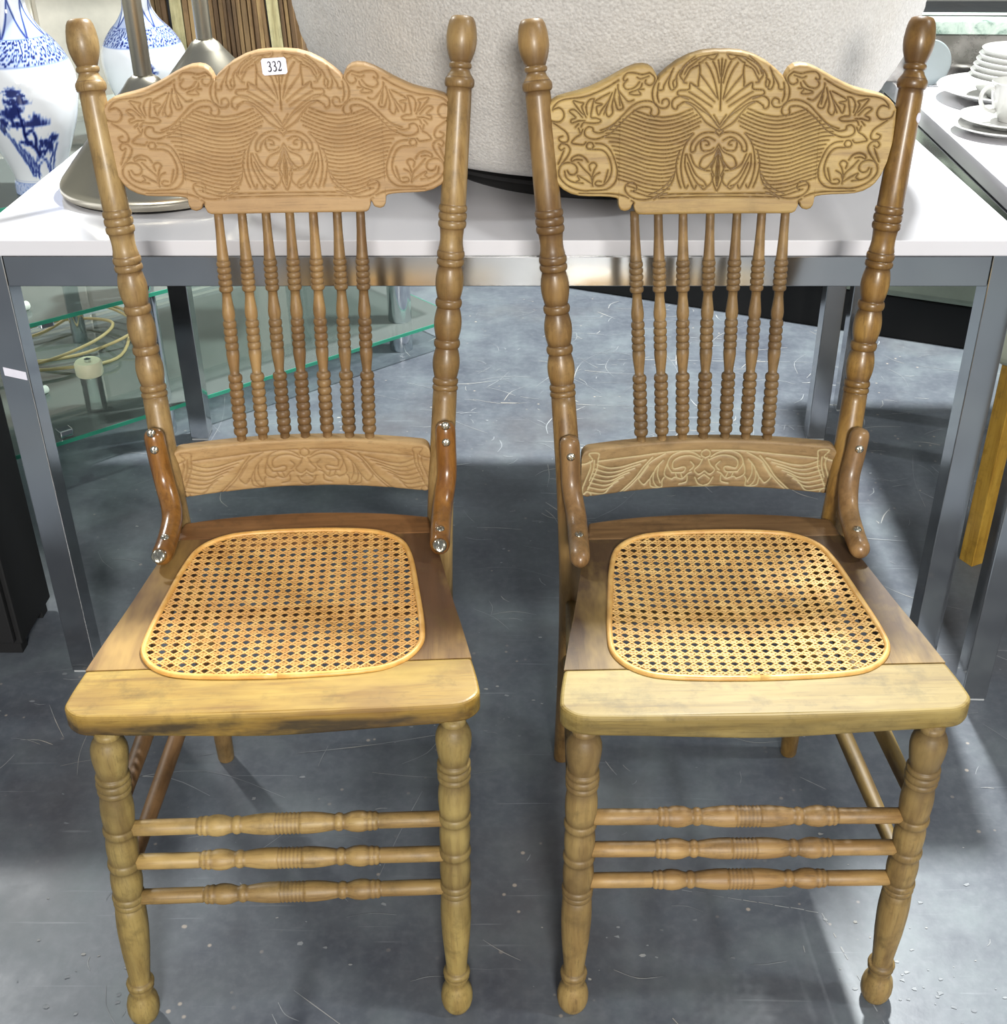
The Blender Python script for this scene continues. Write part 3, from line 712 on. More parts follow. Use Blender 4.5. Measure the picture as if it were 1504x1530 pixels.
def screw(c, n, r, parent, mat):
    """slotted dome head"""
    q = n.to_track_quat('Z', 'Y').to_matrix().to_4x4(); Mx = Matrix.Translation(c) @ q
    V = []; F = []; ns = 20; pr = [(1, 0), (1, .25), (.85, .5), (.55, .66), (.2, .72)]
    for a, h in pr:
        for k in range(ns):
            t = 2 * PI * k / ns; x, y = a * r * math.cos(t), a * r * math.sin(t)
            z = h * r * .8 - (.28 * r if abs(x) < .14 * r and h > .3 else 0)
            V.append(Mx @ Vector((x, y, z)))
    for i in range(len(pr) - 1):
        for k in range(ns): F.append((i * ns + k, i * ns + (k + 1) % ns, (i + 1) * ns + (k + 1) % ns, (i + 1) * ns + k))
    F.append(tuple(range(4 * ns, 5 * ns)))
    return link('screw', V, F, mat, parent)

screw_m = plain('screw_steel', rgb(190, 185, 170), 0.25, 1.0)
def cane_mat(name, a, b, c):
    t = NT(name); n = t.noise(t.coord(), 55, 4); n2 = t.noise(t.coord(), 9, 3)
    cc = t.ramp(n, [(0.3, a), (0.5, b), (0.7, c)])
    cc = t.mix(t.math('MULTIPLY', t.ramp(n2, [(0.45, (0, 0, 0)), (0.7, (1, 1, 1))]), 0.12), cc, a)
    t.set(Base_Color=cc, Roughness=0.42); return t.m

L_m = dict(
 crest=wood('sanded_tan_wood', rgb(204,160,114), rgb(194,148,103), rgb(178,132,88), 'x', .6, rgb(140,96,58), None, 0, 1.0, bump=.12, wear=.15, hue=.511),
 splat=wood('sanded_tan_splat_wood', rgb(208,166,116), rgb(197,152,104), rgb(180,134,86), 'x', .6, rgb(142,98,58), None, 0, 1.0, off=2, bump=.12, wear=.2, hue=.511),
 post_l=wood('tan_post_wood', rgb(190,154,102), rgb(176,139,88), rgb(150,112,66), 'z', .42, rgb(112,76,44), rgb(118,80,44), .6, 1.0, off=1, coat=.1),
 post_r=wood('tan_post_wood', rgb(192,154,100), rgb(178,138,84), rgb(150,110,62), 'z', .42, rgb(112,76,44), rgb(118,80,42), .6, 1.0, off=4, coat=.1),
 leg=wood('yellow_leg_wood', rgb(196,166,100), rgb(182,150,86), rgb(150,118,64), 'z', .5, rgb(106,80,46), rgb(118,94,56), .75, 1.0, off=6, val=.64),
 stretch=wood('tan_stretcher_wood', rgb(194,158,98), rgb(178,140,84), rgb(146,108,62), 'x', .5, rgb(100,70,42), rgb(130,96,60), .5, 1.0, off=3),
 rod=wood('brown_rod_wood', rgb(164,118,76), rgb(146,100,60), rgb(116,76,44), 'y', .55, rgb(90,60,36), rgb(112,80,50), .4, 1.0, off=5),
 spindle=wood('tan_spindle_wood', rgb(188,146,94), rgb(172,128,80), rgb(140,98,58), 'z', .48, rgb(92,62,38), rgb(110,74,46), .7, 1.0, off=7, val=.66),
 front_rail=wood('worn_front_rail_wood', rgb(206,168,96), rgb(192,150,80), rgb(150,108,56), 'x', .55, rgb(70,50,30), rgb(146,106,62), .75, .9, off=9, coat=.08, stain_scale=11, dirt=.85, val=.60, sat=1.08),
 side_rail=wood('tan_brown_side_rail_wood', rgb(196,150,80), rgb(178,130,66), rgb(136,94,48), 'y', .62, rgb(70,50,30), rgb(130,96,60), .4, .9, (.01,.17,rgb(114,72,42)), .15, 11, val=.62),
 back_rail=wood('brown_back_rail_wood', rgb(166,112,68), rgb(146,94,54), rgb(116,70,38), 'x', .45, rgb(70,50,30), rgb(120,76,44), .4, .9, off=13, coat=.2),
 brace=wood('orange_bent_brace_wood', rgb(172,112,48), rgb(150,92,34), rgb(112,64,22), 'z', .28, rgb(60,36,18), rgb(120,66,24), .5, 1.0, off=15, coat=.5, bump=.1),
 cane=cane_mat('honey_cane', rgb(196,144,78), rgb(212,160,90), rgb(222,178,106)), spline=cane_mat('honey_cane_spline', rgb(200,146,72), rgb(216,164,88), rgb(226,180,104)), screw=screw_m)
R_m = dict(
 crest=wood('yellow_oak_crest_wood', rgb(204,168,104), rgb(188,150,90), rgb(160,122,72), 'x', .55, rgb(96,66,44), rgb(160,122,80), .55, 1.15, off=21, bump=.2, wear=.35),
 splat=wood('grey_brown_splat_wood', rgb(176,142,98), rgb(156,122,82), rgb(128,96,62), 'x', .6, rgb(214,196,152), rgb(128,98,68), .5, 1.0, off=22, bump=.2),
 post_l=wood('weathered_post_wood', rgb(174,134,82), rgb(154,114,66), rgb(120,82,44), 'z', .42, rgb(92,60,34), rgb(100,66,36), .7, 1.0, off=23, coat=.1),
 post_r=wood('amber_post_wood', rgb(176,132,68), rgb(154,110,52), rgb(114,78,36), 'z', .38, rgb(88,56,28), rgb(104,64,28), .65, 1.0, off=24, coat=.15),
 leg=wood('olive_leg_wood', rgb(184,150,92), rgb(168,132,78), rgb(134,102,58), 'z', .5, rgb(98,72,42), rgb(116,90,56), .75, 1.0, off=26, val=.66),
 stretch=wood('tan_stretcher_wood', rgb(190,148,92), rgb(174,130,78), rgb(140,100,58), 'x', .5, rgb(96,68,42), rgb(136,98,60), .5, 1.0, off=27),
 rod=wood('olive_rod_wood', rgb(168,136,78), rgb(148,116,62), rgb(112,82,44), 'y', .55, rgb(90,60,36), rgb(92,66,40), .7, 1.0, off=28),
 spindle=wood('grey_brown_spindle_wood', rgb(176,138,90), rgb(158,120,76), rgb(122,88,54), 'z', .5, rgb(88,62,40), rgb(98,70,46), .8, 1.0, off=29, val=.68),
 front_rail=wood('pale_front_rail_wood', rgb(204,176,118), rgb(190,160,100), rgb(152,122,74), 'x', .56, rgb(70,50,30), rgb(158,132,88), .6, .9, off=31, coat=.1, dirt=.35, val=.56, sat=1.1),
 side_rail=wood('dry_side_rail_wood', rgb(194,154,88), rgb(174,134,72), rgb(122,86,46), 'y', .62, rgb(70,50,30), rgb(120,92,58), .5, .9, (.0,.16,rgb(90,62,40)), .1, 33, .4, val=.60),
 back_rail=wood('dark_back_rail_wood', rgb(150,110,72), rgb(130,92,58), rgb(98,66,40), 'x', .5, rgb(70,50,30), rgb(104,72,46), .4, .9, off=35, coat=.1, bump=.4),
 brace=wood('dull_brown_brace_wood', rgb(166,124,80), rgb(148,106,64), rgb(114,78,46), 'z', .42, rgb(60,36,18), rgb(130,92,58), .5, 1.0, off=37, coat=.3),
 cane=cane_mat('straw_cane', rgb(194,150,88), rgb(210,168,102), rgb(222,186,120)), spline=cane_mat('straw_cane_spline', rgb(188,140,76), rgb(204,160,92), rgb(214,176,108)), screw=screw_m)

G_CH = 'pair of carved wooden chairs with cane seats'
left = empty('cane_seat_chair', (-.2517, .9384, 0), .0563)
tag(left, 'left wooden chair with smooth orange-tan carved crest, numbered white sticker and glossy orange hip braces', 'chair', G_CH)
pyL = chair(left, dict(mats=L_m, grime=.85,
  posts=dict(l=(-.168,-.162,-.1743,-.1886,-.2045), r=(.172,.168,.1796,.1949,.2108)),
  legs=dict(l=(-.1649,.006,-.196,.004), r=(.1809,.0067,.1725,-.003)),
  stretch=[(.3021,.299),(.2528,.248),(.1992,.1982)], seat_cx=.0015, sag=.004, cane_rot=.03,
  sp_top=(-.0757,-.0488,-.0213,.0059,.0331,.0608,.0878), sp_bot=(-.0759,-.05,-.0228,.0023,.03,.0574,.0827),
  crest_cx=.006, carve=.0011, carve_grime=.42, splat_grime=.5,
  brace=dict(l=[(-.1725,.386,.582),(-.170,.380,.55),(-.1655,.372,.515),(-.156,.346,.487),(-.1545,.305,.476),(-.157,.262,.4715)],
             r=[(.1785,.386,.582),(.1785,.380,.55),(.178,.372,.515),(.172,.346,.487),(.169,.305,.476),(.168,.268,.4715)]),
  screws=[(.03,'small'),(.17,'small'),(.86,'small'),(.985,'big')]))
right = empty('cane_seat_chair', (.2419, .9351, 0), .032)
tag(right, 'right wooden chair with yellow grained crest carved in dark lines and dull brown hip braces', 'chair', G_CH)
pyR = chair(right, dict(mats=R_m, grime=1.0,
  posts=dict(l=(-.1707,-.171,-.181,-.1978,-.2155), r=(.1707,.163,.1794,.1948,.2123)),
  legs=dict(l=(-.1805,.0115,-.1836,.017), r=(.1697,.0044,.1802,.019)),
  stretch=[(.3104,.3059),(.2621,.2574),(.214,.2089)], seat_cx=.002, sag=.009, cane_rot=-.02,
  sp_top=(-.099,-.0714,-.0425,-.0108,.0203,.049,.0763), sp_bot=(-.0817,-.0556,-.0297,-.0035,.0237,.0492,.0756),
  crest_cx=-.0065, carve=.0014, carve_grime=.8, splat_grime=.95,
  brace=dict(l=[(-.1745,.386,.572),(-.173,.380,.54),(-.1715,.370,.508),(-.167,.344,.484),(-.167,.305,.475),(-.168,.256,.4715)],
             r=[(.1795,.386,.577),(.1755,.380,.545),(.170,.371,.515),(.166,.346,.487),(.164,.305,.476),(.1635,.266,.4715)]),
  screws=[(.16,'small'),(.84,'small')]))
# numbered sticker on the left crest
paper = plain('sticker_paper', rgb(226, 224, 236), .6)
ink = plain('black_ink', rgb(28, 26, 32), .7)
def crest_front(py, x, z, cx): return py(z) + .008 * (1 - ((x - cx) / .195) ** 2) - .0085
def sticker():
    x0, x1, z0, z1 = -.0118, .0158, .9665, .9835
    P = lambda u, v, e: (x0 + (x1 - x0) * u - .0014 * (v - .5), crest_front(pyL, (x0 + x1) / 2, z0 + (z1 - z0) * v, .006) - e, z0 + (z1 - z0) * v + .0016 * (u - .5))
    r = .07
    poly = [(r,0),(1-r,0),(1,r*1.5),(1,1-r*1.5),(1-r,1),(r,1),(0,1-r*1.5),(0,r*1.5)]
    V = [P(u, v, .0006) for u, v in poly] + [P(u, v, 0) for u, v in poly]; n = len(poly)
    F = [tuple(range(n))] + [(i, n + i, n + (i + 1) % n, (i + 1) % n) for i in range(n)]
    o = link('lot_sticker', V, F, paper, left, False); o['label'] = 'white paper sticker printed with a number'
    # figures 3 3 2 with thick and thin strokes
    three = [([(.08,.84),(.2,.97),(.45,1.0),(.68,.9),(.68,.7),(.5,.56),(.3,.53)], [.05,.06,.07,.13,.15,.08,.05]),
             ([(.3,.53),(.58,.5),(.78,.36),(.76,.16),(.55,.02),(.28,.0),(.08,.1)], [.05,.08,.14,.16,.1,.07,.08])]
    two = [([(.08,.74),(.16,.93),(.42,1.0),(.66,.9),(.72,.7),(.6,.48),(.35,.24),(.08,.03)], [.07,.06,.07,.13,.16,.12,.08,.06]),
           ([(.06,.05),(.4,.05),(.72,.05),(.82,.22)], [.1,.11,.1,.04])]
    V = []; F = []
    for k, dg in enumerate((three, three, two)):
        for pts, ws in dg:
            Q = catmull(pts, 5); W = 1.5 * np.interp(np.linspace(0, 1, len(Q)), np.linspace(0, 1, len(ws)), ws)
            T = np.gradient(Q, axis=0); T /= np.linalg.norm(T, axis=1)[:, None]; b = len(V)
            for q, t, ww in zip(Q, T, W):
                for s in (1, -1):
                    e = q + s * ww * .5 * np.array([-t[1], t[0]])
                    V.append(P(.225 + .205 * k + .185 * e[0], .22 + .56 * e[1], .0009))
            for i in range(len(Q) - 1): F.append((b + 2 * i, b + 2 * i + 1, b + 2 * i + 3, b + 2 * i + 2))
    link('lot_number', V, F, ink, o, False)
sticker()
# small round dot stuck on the right chair's right post
def dot():
    z = .9235; x = .2045 + .0128; y = pyR(z) - .0085
    n = Vector((.72, -.69, .0)).normalized(); a = Vector((0, 0, 1)); b = n.cross(a)
    c = Vector((x, y, z)) + n * .0012
    c = Vector((.2045, pyR(z), z)) + n * .0156
    V = [c + a * (.0055 * math.sin(t)) + b * (.0042 * math.cos(t)) for t in np.linspace(0, 2 * PI, 20, endpoint=False)]
    V += [v - n * .0012 for v in V]
    F = [tuple(range(20))] + [(i, 20 + i, 20 + (i + 1) % 20, (i + 1) % 20) for i in range(20)]
    post = [o for o in right.children if o.name.startswith('back_post')][-1]
    link('dot_sticker', V, F, paper, post, False)
dot()

# ------------------------------------------------------------------ white-topped steel tables
def steel_mat(name, c=(.58, .585, .59, 1), rough=.14):
    t = NT(name); n2 = t.noise(t.coord(), 5, 4)
    t.set(Base_Color=t.ramp(n2, [(.3, tuple(x * .88 for x in c[:3]) + (1,)), (.7, c)]), Metallic=1.0,
          Roughness=t.ramp(n2, [(.3, (rough - .06,) * 3), (.7, (rough + .06,) * 3)]))
    return t.m
steel = steel_mat('brushed_steel')
t_ = NT('white_laminate'); t_.set(Base_Color=t_.ramp(t_.noise(t_.coord(), 4), [(.3, rgb(214, 213, 218)), (.7, rgb(222, 221, 226))]), Roughness=.12, IOR=1.62)
laminate = t_.m
def table(label, x0, x1, y0, y1, zt, th, rz, pivot, rail=.042, leg=.04, top_mat=laminate):
    r = empty('steel_frame_table', (pivot[0], pivot[1], 0), rz); px, py_ = pivot
    X0, X1, Y0, Y1 = x0 - px, x1 - px, y0 - py_, y1 - py_
    box('table_top', (X0, Y0 - .008, zt - th), (X1, Y1 + .008, zt), top_mat, r, .0015)
    zr = zt - th - .003
    # small shadow gap block between top and frame
    box('front_rail', (X0 + leg + .0008, Y0, zr - rail), (X1 - leg - .0008, Y0 + .03, zr), steel, r, .0012)
    box('back_rail', (X0 + leg + .0008, Y1 - .03, zr - rail), (X1 - leg - .0008, Y1, zr), steel, r, .0012)
    box('side_rail', (X0, Y0 + leg + .0008, zr - rail), (X0 + .03, Y1 - leg - .0008, zr), steel, r, .0012)
    box('side_rail', (X1 - .03, Y0 + leg + .0008, zr - rail), (X1, Y1 - leg - .0008, zr), steel, r, .0012)
    legs = []
    for a, b in ((X0, Y0), (X1 - leg, Y0), (X0, Y1 - leg), (X1 - leg, Y1 - leg)):
        l = box('leg', (a, b, .004), (a + leg, b + leg, zt - th), steel, r, .0015); legs.append(l)
        box('foot_pad', (a + .002, b + .002, 0), (a + leg - .002, b + leg - .002, .0045), pad_m, l, 0)
    return r, legs
pad_m = plain('pale_plastic_pad', rgb(176, 180, 182), .5)
tb1, legs1 = table('', -.7397, .6699, 1.5867, 2.461, .7275, .0215, 0, (-.035, 2.02))
tag(tb1, 'long glossy white table on square brushed steel legs behind the two chairs', 'table', 'white tables with steel legs')
def leg_sticker():
    lg = legs1[0]; x0 = -.7397 + .035; y = 1.5867 - 2.02
    V = [(x0 + .006, y - .0006, .530), (x0 + .0365, y - .0006, .5225), (x0 + .0365, y - .0006, .5345), (x0 + .006, y - .0006, .5425)]
    V += [(a, b + .0006, c) for a, b, c in V]
    o = link('price_sticker', V, [(0, 1, 2, 3), (0, 4, 5, 1), (1, 5, 6, 2), (2, 6, 7, 3), (3, 7, 4, 0)], paper, lg, False)
leg_sticker()
tb2, legs2 = table('', .694, 1.95, 1.5142, 2.61, .745, .03, -.032, (.694, 1.5142))
tag(tb2, 'white table with steel legs at the right edge, carrying the stacked crockery', 'table', 'white tables with steel legs')

# ------------------------------------------------------------------ cream boucle tub chair standing on the table
def boucle():
    c = (.125, 2.03); zb = .7275
    r = empty('boucle_tub_chair', (c[0], c[1], zb)); tag(r, 'huge round cream boucle tub chair on a black base set on the white table', 'chair')
    prof = [(.02, .036), (.26, .036), (.325, .04), (.372, .054), (.405, .084), (.43, .125), (.452, .165), (.468, .21), (.478, .26), (.484, .33), (.483, .42), (.475, .50), (.463, .55), (.445, .575), (.42, .585), (.39, .578), (.372, .555), (.365, .50), (.362, .40), (.355, .36), (.02, .355)]
    D = catmull([(a, b) for a, b in prof], 7); ns = 300
    V = []; F = []
    for (R, z) in D:
        for k in range(ns):
            t = 2 * PI * k / ns; x = R * math.cos(t); y = R * .93 * math.sin(t)
            p = Vector((x, y, z)); n = Vector((math.cos(t), math.sin(t), .25)).normalized()
            h = noise.noise(p * 95) * .0024 + noise.noise(p * 190 + Vector((3, 1, 2))) * .0014 + noise.noise(p * 12) * .004
            p += n * h; V.append(p)
    n = len(D)
    F = [(i * ns + j, i * ns + (j + 1) % ns, (i + 1) * ns + (j + 1) % ns, (i + 1) * ns + j) for i in range(n - 1) for j in range(ns)]
    t = NT('cream_boucle'); v = t.coord(); vo = t.n('ShaderNodeTexVoronoi'); t.l(v, vo.inputs['Vector']); vo.inputs['Scale'].default_value = 230
    nn = t.noise(v, 240, 5, .7); nl = t.noise(v, 5, 4)
    cc = t.ramp(nn, [(.3, rgb(182, 178, 174)), (.6, rgb(206, 203, 199)), (.8, rgb(220, 217, 213))])
    cc = t.mix(t.math('MULTIPLY', t.ramp(nl, [(.5, (0, 0, 0)), (.75, (1, 1, 1))]), .25), cc, rgb(190, 178, 160))
    t.set(Base_Color=cc, Roughness=.95); t.b.inputs['Sheen Weight'].default_value = .3
    t.bump(t.math('SUBTRACT', nn, vo.outputs['Distance']), .6, .0025)
    link('upholstered_body', V, F, t.m, r)
    rev('seat_cushion', [(.02, .35), (.33, .352), (.352, .37), (.356, .40), (.345, .425), (.30, .438), (.02, .442)], t.m, r, sy=.92)
    blk = plain('black_base_fabric', rgb(14, 13, 15), .8)
    rev('swivel_base', [(.02, 0), (.262, 0), (.268, .004), (.268, .016), (.262, .020), (.20, .022), (.10, .023), (.10, .025), (.31, .028), (.318, .036), (.02, .038)], blk, r, nseg=72)
boucle()

# ------------------------------------------------------------------ brushed-nickel lamps with conical bases
def nickel():
    t = NT('brushed_nickel'); n = t.noise(t.coord(), 3, 2)
    t.set(Base_Color=t.ramp(n, [(.3, rgb(200, 194, 178)), (.7, rgb(208, 202, 186))]), Metallic=1.0, Roughness=.27)
    tg = t.n('ShaderNodeTangent', direction_type='RADIAL', axis='Z'); t.l(tg.outputs[0], t.b.inputs['Tangent'])
    t.b.inputs['Anisotropic'].default_value = .75
    return t.m
nick = nickel()
felt = plain('black_felt', rgb(22, 20, 20), .9)
def lamp(x, y, label, s=1.0):
    r = empty('table_lamp', (x, y, .7275)); tag(r, label, 'lamp', 'brushed metal lamps with cone bases')
    rev('felt_pad', [(.02, 0), (.134 * s, 0), (.136 * s, .003), (.02, .004)], felt, r)
    rev('cone_base', [(.02, .004), (.139 * s, .004), (.1415 * s, .007), (.1415 * s, .016), (.138 * s, .022), (.10 * s, .066), (.06 * s, .112), (.03 * s, .146), (.022 * s, .156), (.016, .160), (.0135, .162)], nick, r, nseg=72)
    rev('pole', [(.0132, .158), (.0132, .62), (.011, .63), (.004, .632)], nick, r, nseg=32)
    rev('lamp_socket', [(.017, .60), (.019, .605), (.019, .66), (.015, .668), (.004, .67)], nick, r, nseg=32)
lamp(-.545, 1.83, 'brushed metal lamp with cone base standing nearest the front left of the white table')
lamp(-.523, 2.125, 'brushed metal lamp with cone base standing behind the other lamp, before wooden slats')

GT = .600   # height of the glass stand's top shelf
# ------------------------------------------------------------------ slatted wooden box on a black base
def slat_box():
    r = empty('slatted_wood_box', (-.675, 2.935, GT)); tag(r, 'box of upright rustic wooden slats on a black base behind the two metal lamps', 'box')
    blk = plain('black_lacquer', rgb(16, 15, 16), .4)
    box('base', (-.205, -.095, 0), (.205, .085, .125), blk, r, .006)
    box('core', (-.168, -.066, .125), (.168, .066, .50), blk, r, .002)
    woods = [wood('slat_wood_a', rgb(150,116,78), rgb(124,92,60), rgb(84,60,38), 'z', .7, off=41, val=1.0, wear=.3), wood('slat_wood_b', rgb(120,88,58), rgb(98,70,46), rgb(64,46,30), 'z', .7, off=42, val=1.0, wear=.3),
             wood('slat_wood_pale', rgb(206,194,150), rgb(190,176,130), rgb(160,144,100), 'z', .65, off=43, val=1.0, wear=.3), wood('slat_wood_c', rgb(170,136,92), rgb(146,112,74), rgb(100,74,46), 'z', .7, off=44, val=1.0, wear=.3)]
    x = -.178; k = 0
    pale_at = (-.095, .120)
    while x < .175:
        wide = any(abs(x - p) < .005 for p in pale_at)
        wd = .027 if wide else random.uniform(.0075, .013)
        m = woods[2] if wide else random.choice((woods[0], woods[1], woods[3], woods[0]))
        y0 = -.082 + random.uniform(0, .008); a = random.uniform(-.012, .004) - .03 * (x > .10)
        Mx = Matrix.Translation((x, 0, .127)) @ Matrix.Rotation(a, 4, 'Y')
        box('slat', (0, y0, 0), (wd - .0012, -.066, .37 + random.uniform(-.01, .01)), m, r, .001, Mx)
        x += wd + random.uniform(0, .001)
        for p in pale_at:
            if x - .012 < p < x + .008 and not wide: x = p
    for sx in (-1, 1):
        y = -.064
        while y < .06:
            wd = random.uniform(.009, .014)
            box('slat', (.168 if sx > 0 else -.184, y, .127), (.184 if sx > 0 else -.168, y + wd, .49), random.choice(woods[:2]), r, .001); y += wd + .001
slat_box()

# ------------------------------------------------------------------ blue and white vases
def vase(x, y, z, label, sxy, sz, seed, rot=0.0):
    prof = [(.02, 0), (.046, 0), (.049, .006), (.048, .02), (.046, .026), (.052, .05), (.068, .09), (.083, .13), (.0915, .17), (.093, .195), (.090, .215), (.080, .240), (.065, .262), (.052, .276), (.042, .290), (.034, .306), (.031, .322), (.032, .336), (.038, .35), (.05, .362), (.064, .372), (.072, .38), (.075, .388), (.071, .392), (.05, .384), (.028, .36), (.02, .33)]
    D = catmull(prof, 8); ns = 260
    V = []; uv = []
    for i, (R, zz) in enumerate(D):
        for k in range(ns):
            t = 2 * PI * k / ns
            V.append((R * sxy * math.cos(t), R * sxy * math.sin(t), zz * sz)); uv.append((((t + rot) % (2 * PI)), zz, R, i))
    uv = np.array(uv)
    # painted scene: u = arc length on the belly (units of mm) around the side facing the room, v = height in mm
    ang = (uv[:, 0] - 1.5 * PI + PI) % (2 * PI) - PI
    u = ang * 90; v = uv[:, 1] * 1000
    P = np.stack([u, v], 1)
    blue = np.zeros(len(P)); 
    rs = random.Random(seed)
    nz = np.array([noise.noise(Vector((a / 5.0, b / 5.0, seed))) for a, b in P]); nz2 = np.array([noise.noise(Vector((a / 14.0, b / 3.5, seed + 5))) for a, b in P])
    body = (v < 222) & (v > 24)
    # tree
    tr = [[(8, 78), (2, 92), (-10, 104), (-14, 118), (-12, 134), (-14, 150), (-16, 172)], [(2, 92), (6, 110), (4, 120)], [(-12, 134), (-24, 142)], [(-14, 118), (4, 128)]]
    off = 32 if seed == 1 else 34
    tr = [[(a + off, b) for a, b in s] for s in tr]
    d = dist_strokes(P, tr, 4); blue = np.maximum(blue, np.clip(1.35 - d / np.interp(v, [70, 110, 170], [6, 3.4, 2.2]), 0, 1) * body)
    for cx_, cy_, a, b in ((-18, 192, 15, 8), (-16, 176, 20, 7), (-10, 186, 11, 5), (-30, 156, 17, 10), (-20, 163, 15, 6), (6, 138, 30, 7), (-24, 136, 16, 5), (10, 147, 10, 7), (20, 100, 14, 8), (-14, 104, 14, 5), (34, 92, 9, 12), (42, 108, 12, 7), (16, 84, 14, 6), (-46, 140, 8, 10), (-52, 128, 7, 8)):
        e = ((u - cx_ - off) / a) ** 2 + ((v - cy_) / b) ** 2
        blue = np.maximum(blue, np.clip(1.5 - e + nz * 1.3 + nz2 * .6, 0, 1) * .92 * body * (e < 2.6))
    # rock with long brushed strokes
    rock = [[(-46 + 7 * k, 118 - 9 * k), (-40 + 7 * k, 92 - 7 * k), (-30 + 5.5 * k, 66 - 4 * k), (-22 + 4.5 * k, 40)] for k in range(6)] + [[(-8, 60), (6, 74), (22, 68), (30, 48), (32, 34)], [(-6, 36), (0, 56), (10, 64)], [(44, 82), (34, 60), (36, 38)], [(52, 96), (46, 70), (44, 44)]]
    rock = [[(a + off, b) for a, b in s] for s in rock]
    d = dist_strokes(P, rock, 4); blue = np.maximum(blue, np.clip(1.15 - d / 4.2 + nz * .8, 0, 1) * .75 * body)
    # scattered flower band on the shoulder, lines, neck plantain leaves, foot ring
    band = (v > 232) & (v < 270)
    fl = np.array([noise.noise(Vector((a / 3.4, b / 3.4, seed + 9))) for a, b in P])
    blue = np.maximum(blue, band * (np.clip(fl * 3.2, 0, .75) + .22))
    for hz in (226, 231, 271, 24, 29): blue = np.maximum(blue, np.clip(1 - np.abs(v - hz) / 1.3, 0, 1) * .55)
    neck = (v > 272) & (v < 335) & (uv[:, 3] < 160)
    lf = np.abs(((ang * 180 / PI) % 45) - 22.5) / 22.5; tip = np.interp(v, [272, 335], [1.0, .0])
    blue = np.maximum(blue, neck * (np.clip(1 - np.abs(lf - tip) * 5, 0, 1) * .75 + (lf < tip) * .25))
    blue = np.maximum(blue, (v < 24) * (.25 + .25 * np.clip(nz * 2, 0, 1)))
    n = len(D)
    F = [(i * ns + j, i * ns + (j + 1) % ns, (i + 1) * ns + (j + 1) % ns, (i + 1) * ns + j) for i in range(n - 1) for j in range(ns)] + [tuple(range(ns))[::-1]]
    t = NT('blue_white_porcelain'); at = t.n('ShaderNodeAttribute', attribute_name='paint')
    t.set(Base_Color=t.ramp(at.outputs['Fac'], [(0, rgb(226, 230, 236)), (.35, rgb(150, 170, 214)), (.7, rgb(60, 76, 146)), (1, rgb(22, 28, 82))]), Roughness=.08)
    t.b.inputs['Coat Weight'].default_value = .6
    o = link('porcelain_vase', V, F, t.m)
    a = o.data.attributes.new('paint', 'FLOAT', 'POINT'); a.data.foreach_set('value', list(map(float, blue)))
    o.location = (x, y, z); tag(o, label, 'vase', 'blue and white porcelain vases')
vase(-.893, 2.27, GT, 'blue and white porcelain vase painted with a pine tree, nearest the left edge', 1.0, 1.0, 1, .0)
vase(-.784, 2.66, GT, 'blue and white porcelain vase standing behind the front lamp pole', .92, .84, 2, -.1)

# ------------------------------------------------------------------ glass display stand at the left, three tiers
def glass_mat():
    t = NT('clear_glass'); t.t.nodes.remove(t.b)
    tr = t.n('ShaderNodeBsdfTransparent'); tr.inputs[0].default_value = (.95, .99, .975, 1)
    gl = t.n('ShaderNodeBsdfGlossy'); gl.inputs['Roughness'].default_value = .02
    df = t.n('ShaderNodeBsdfDiffuse'); df.inputs[0].default_value = (.80, .92, .87, 1)
    v = t.n('ShaderNodeMixShader'); v.inputs[0].default_value = .15; t.l(tr.outputs[0], v.inputs[1]); t.l(df.outputs[0], v.inputs[2])  # pale green haze mixed into the colour to lighten the glass
    fr = t.n('ShaderNodeFresnel'); fr.inputs[0].default_value = 1.5
    m = t.n('ShaderNodeMixShader'); t.l(fr.outputs[0], m.inputs[0]); t.l(v.outputs[0], m.inputs[1]); t.l(gl.outputs[0], m.inputs[2])
    t.l(m.outputs[0], t.t.nodes['Material Output'].inputs[0]); return t.m
def glass_edge():
    t = NT('green_glass_edge'); t.set(Base_Color=rgb(70, 176, 146), Roughness=.1); t.b.inputs['Transmission Weight'].default_value = .35; return t.m
glass = glass_mat(); gedge = glass_edge()
chrome = plain('chrome', rgb(214, 218, 222), .1, 1.0)
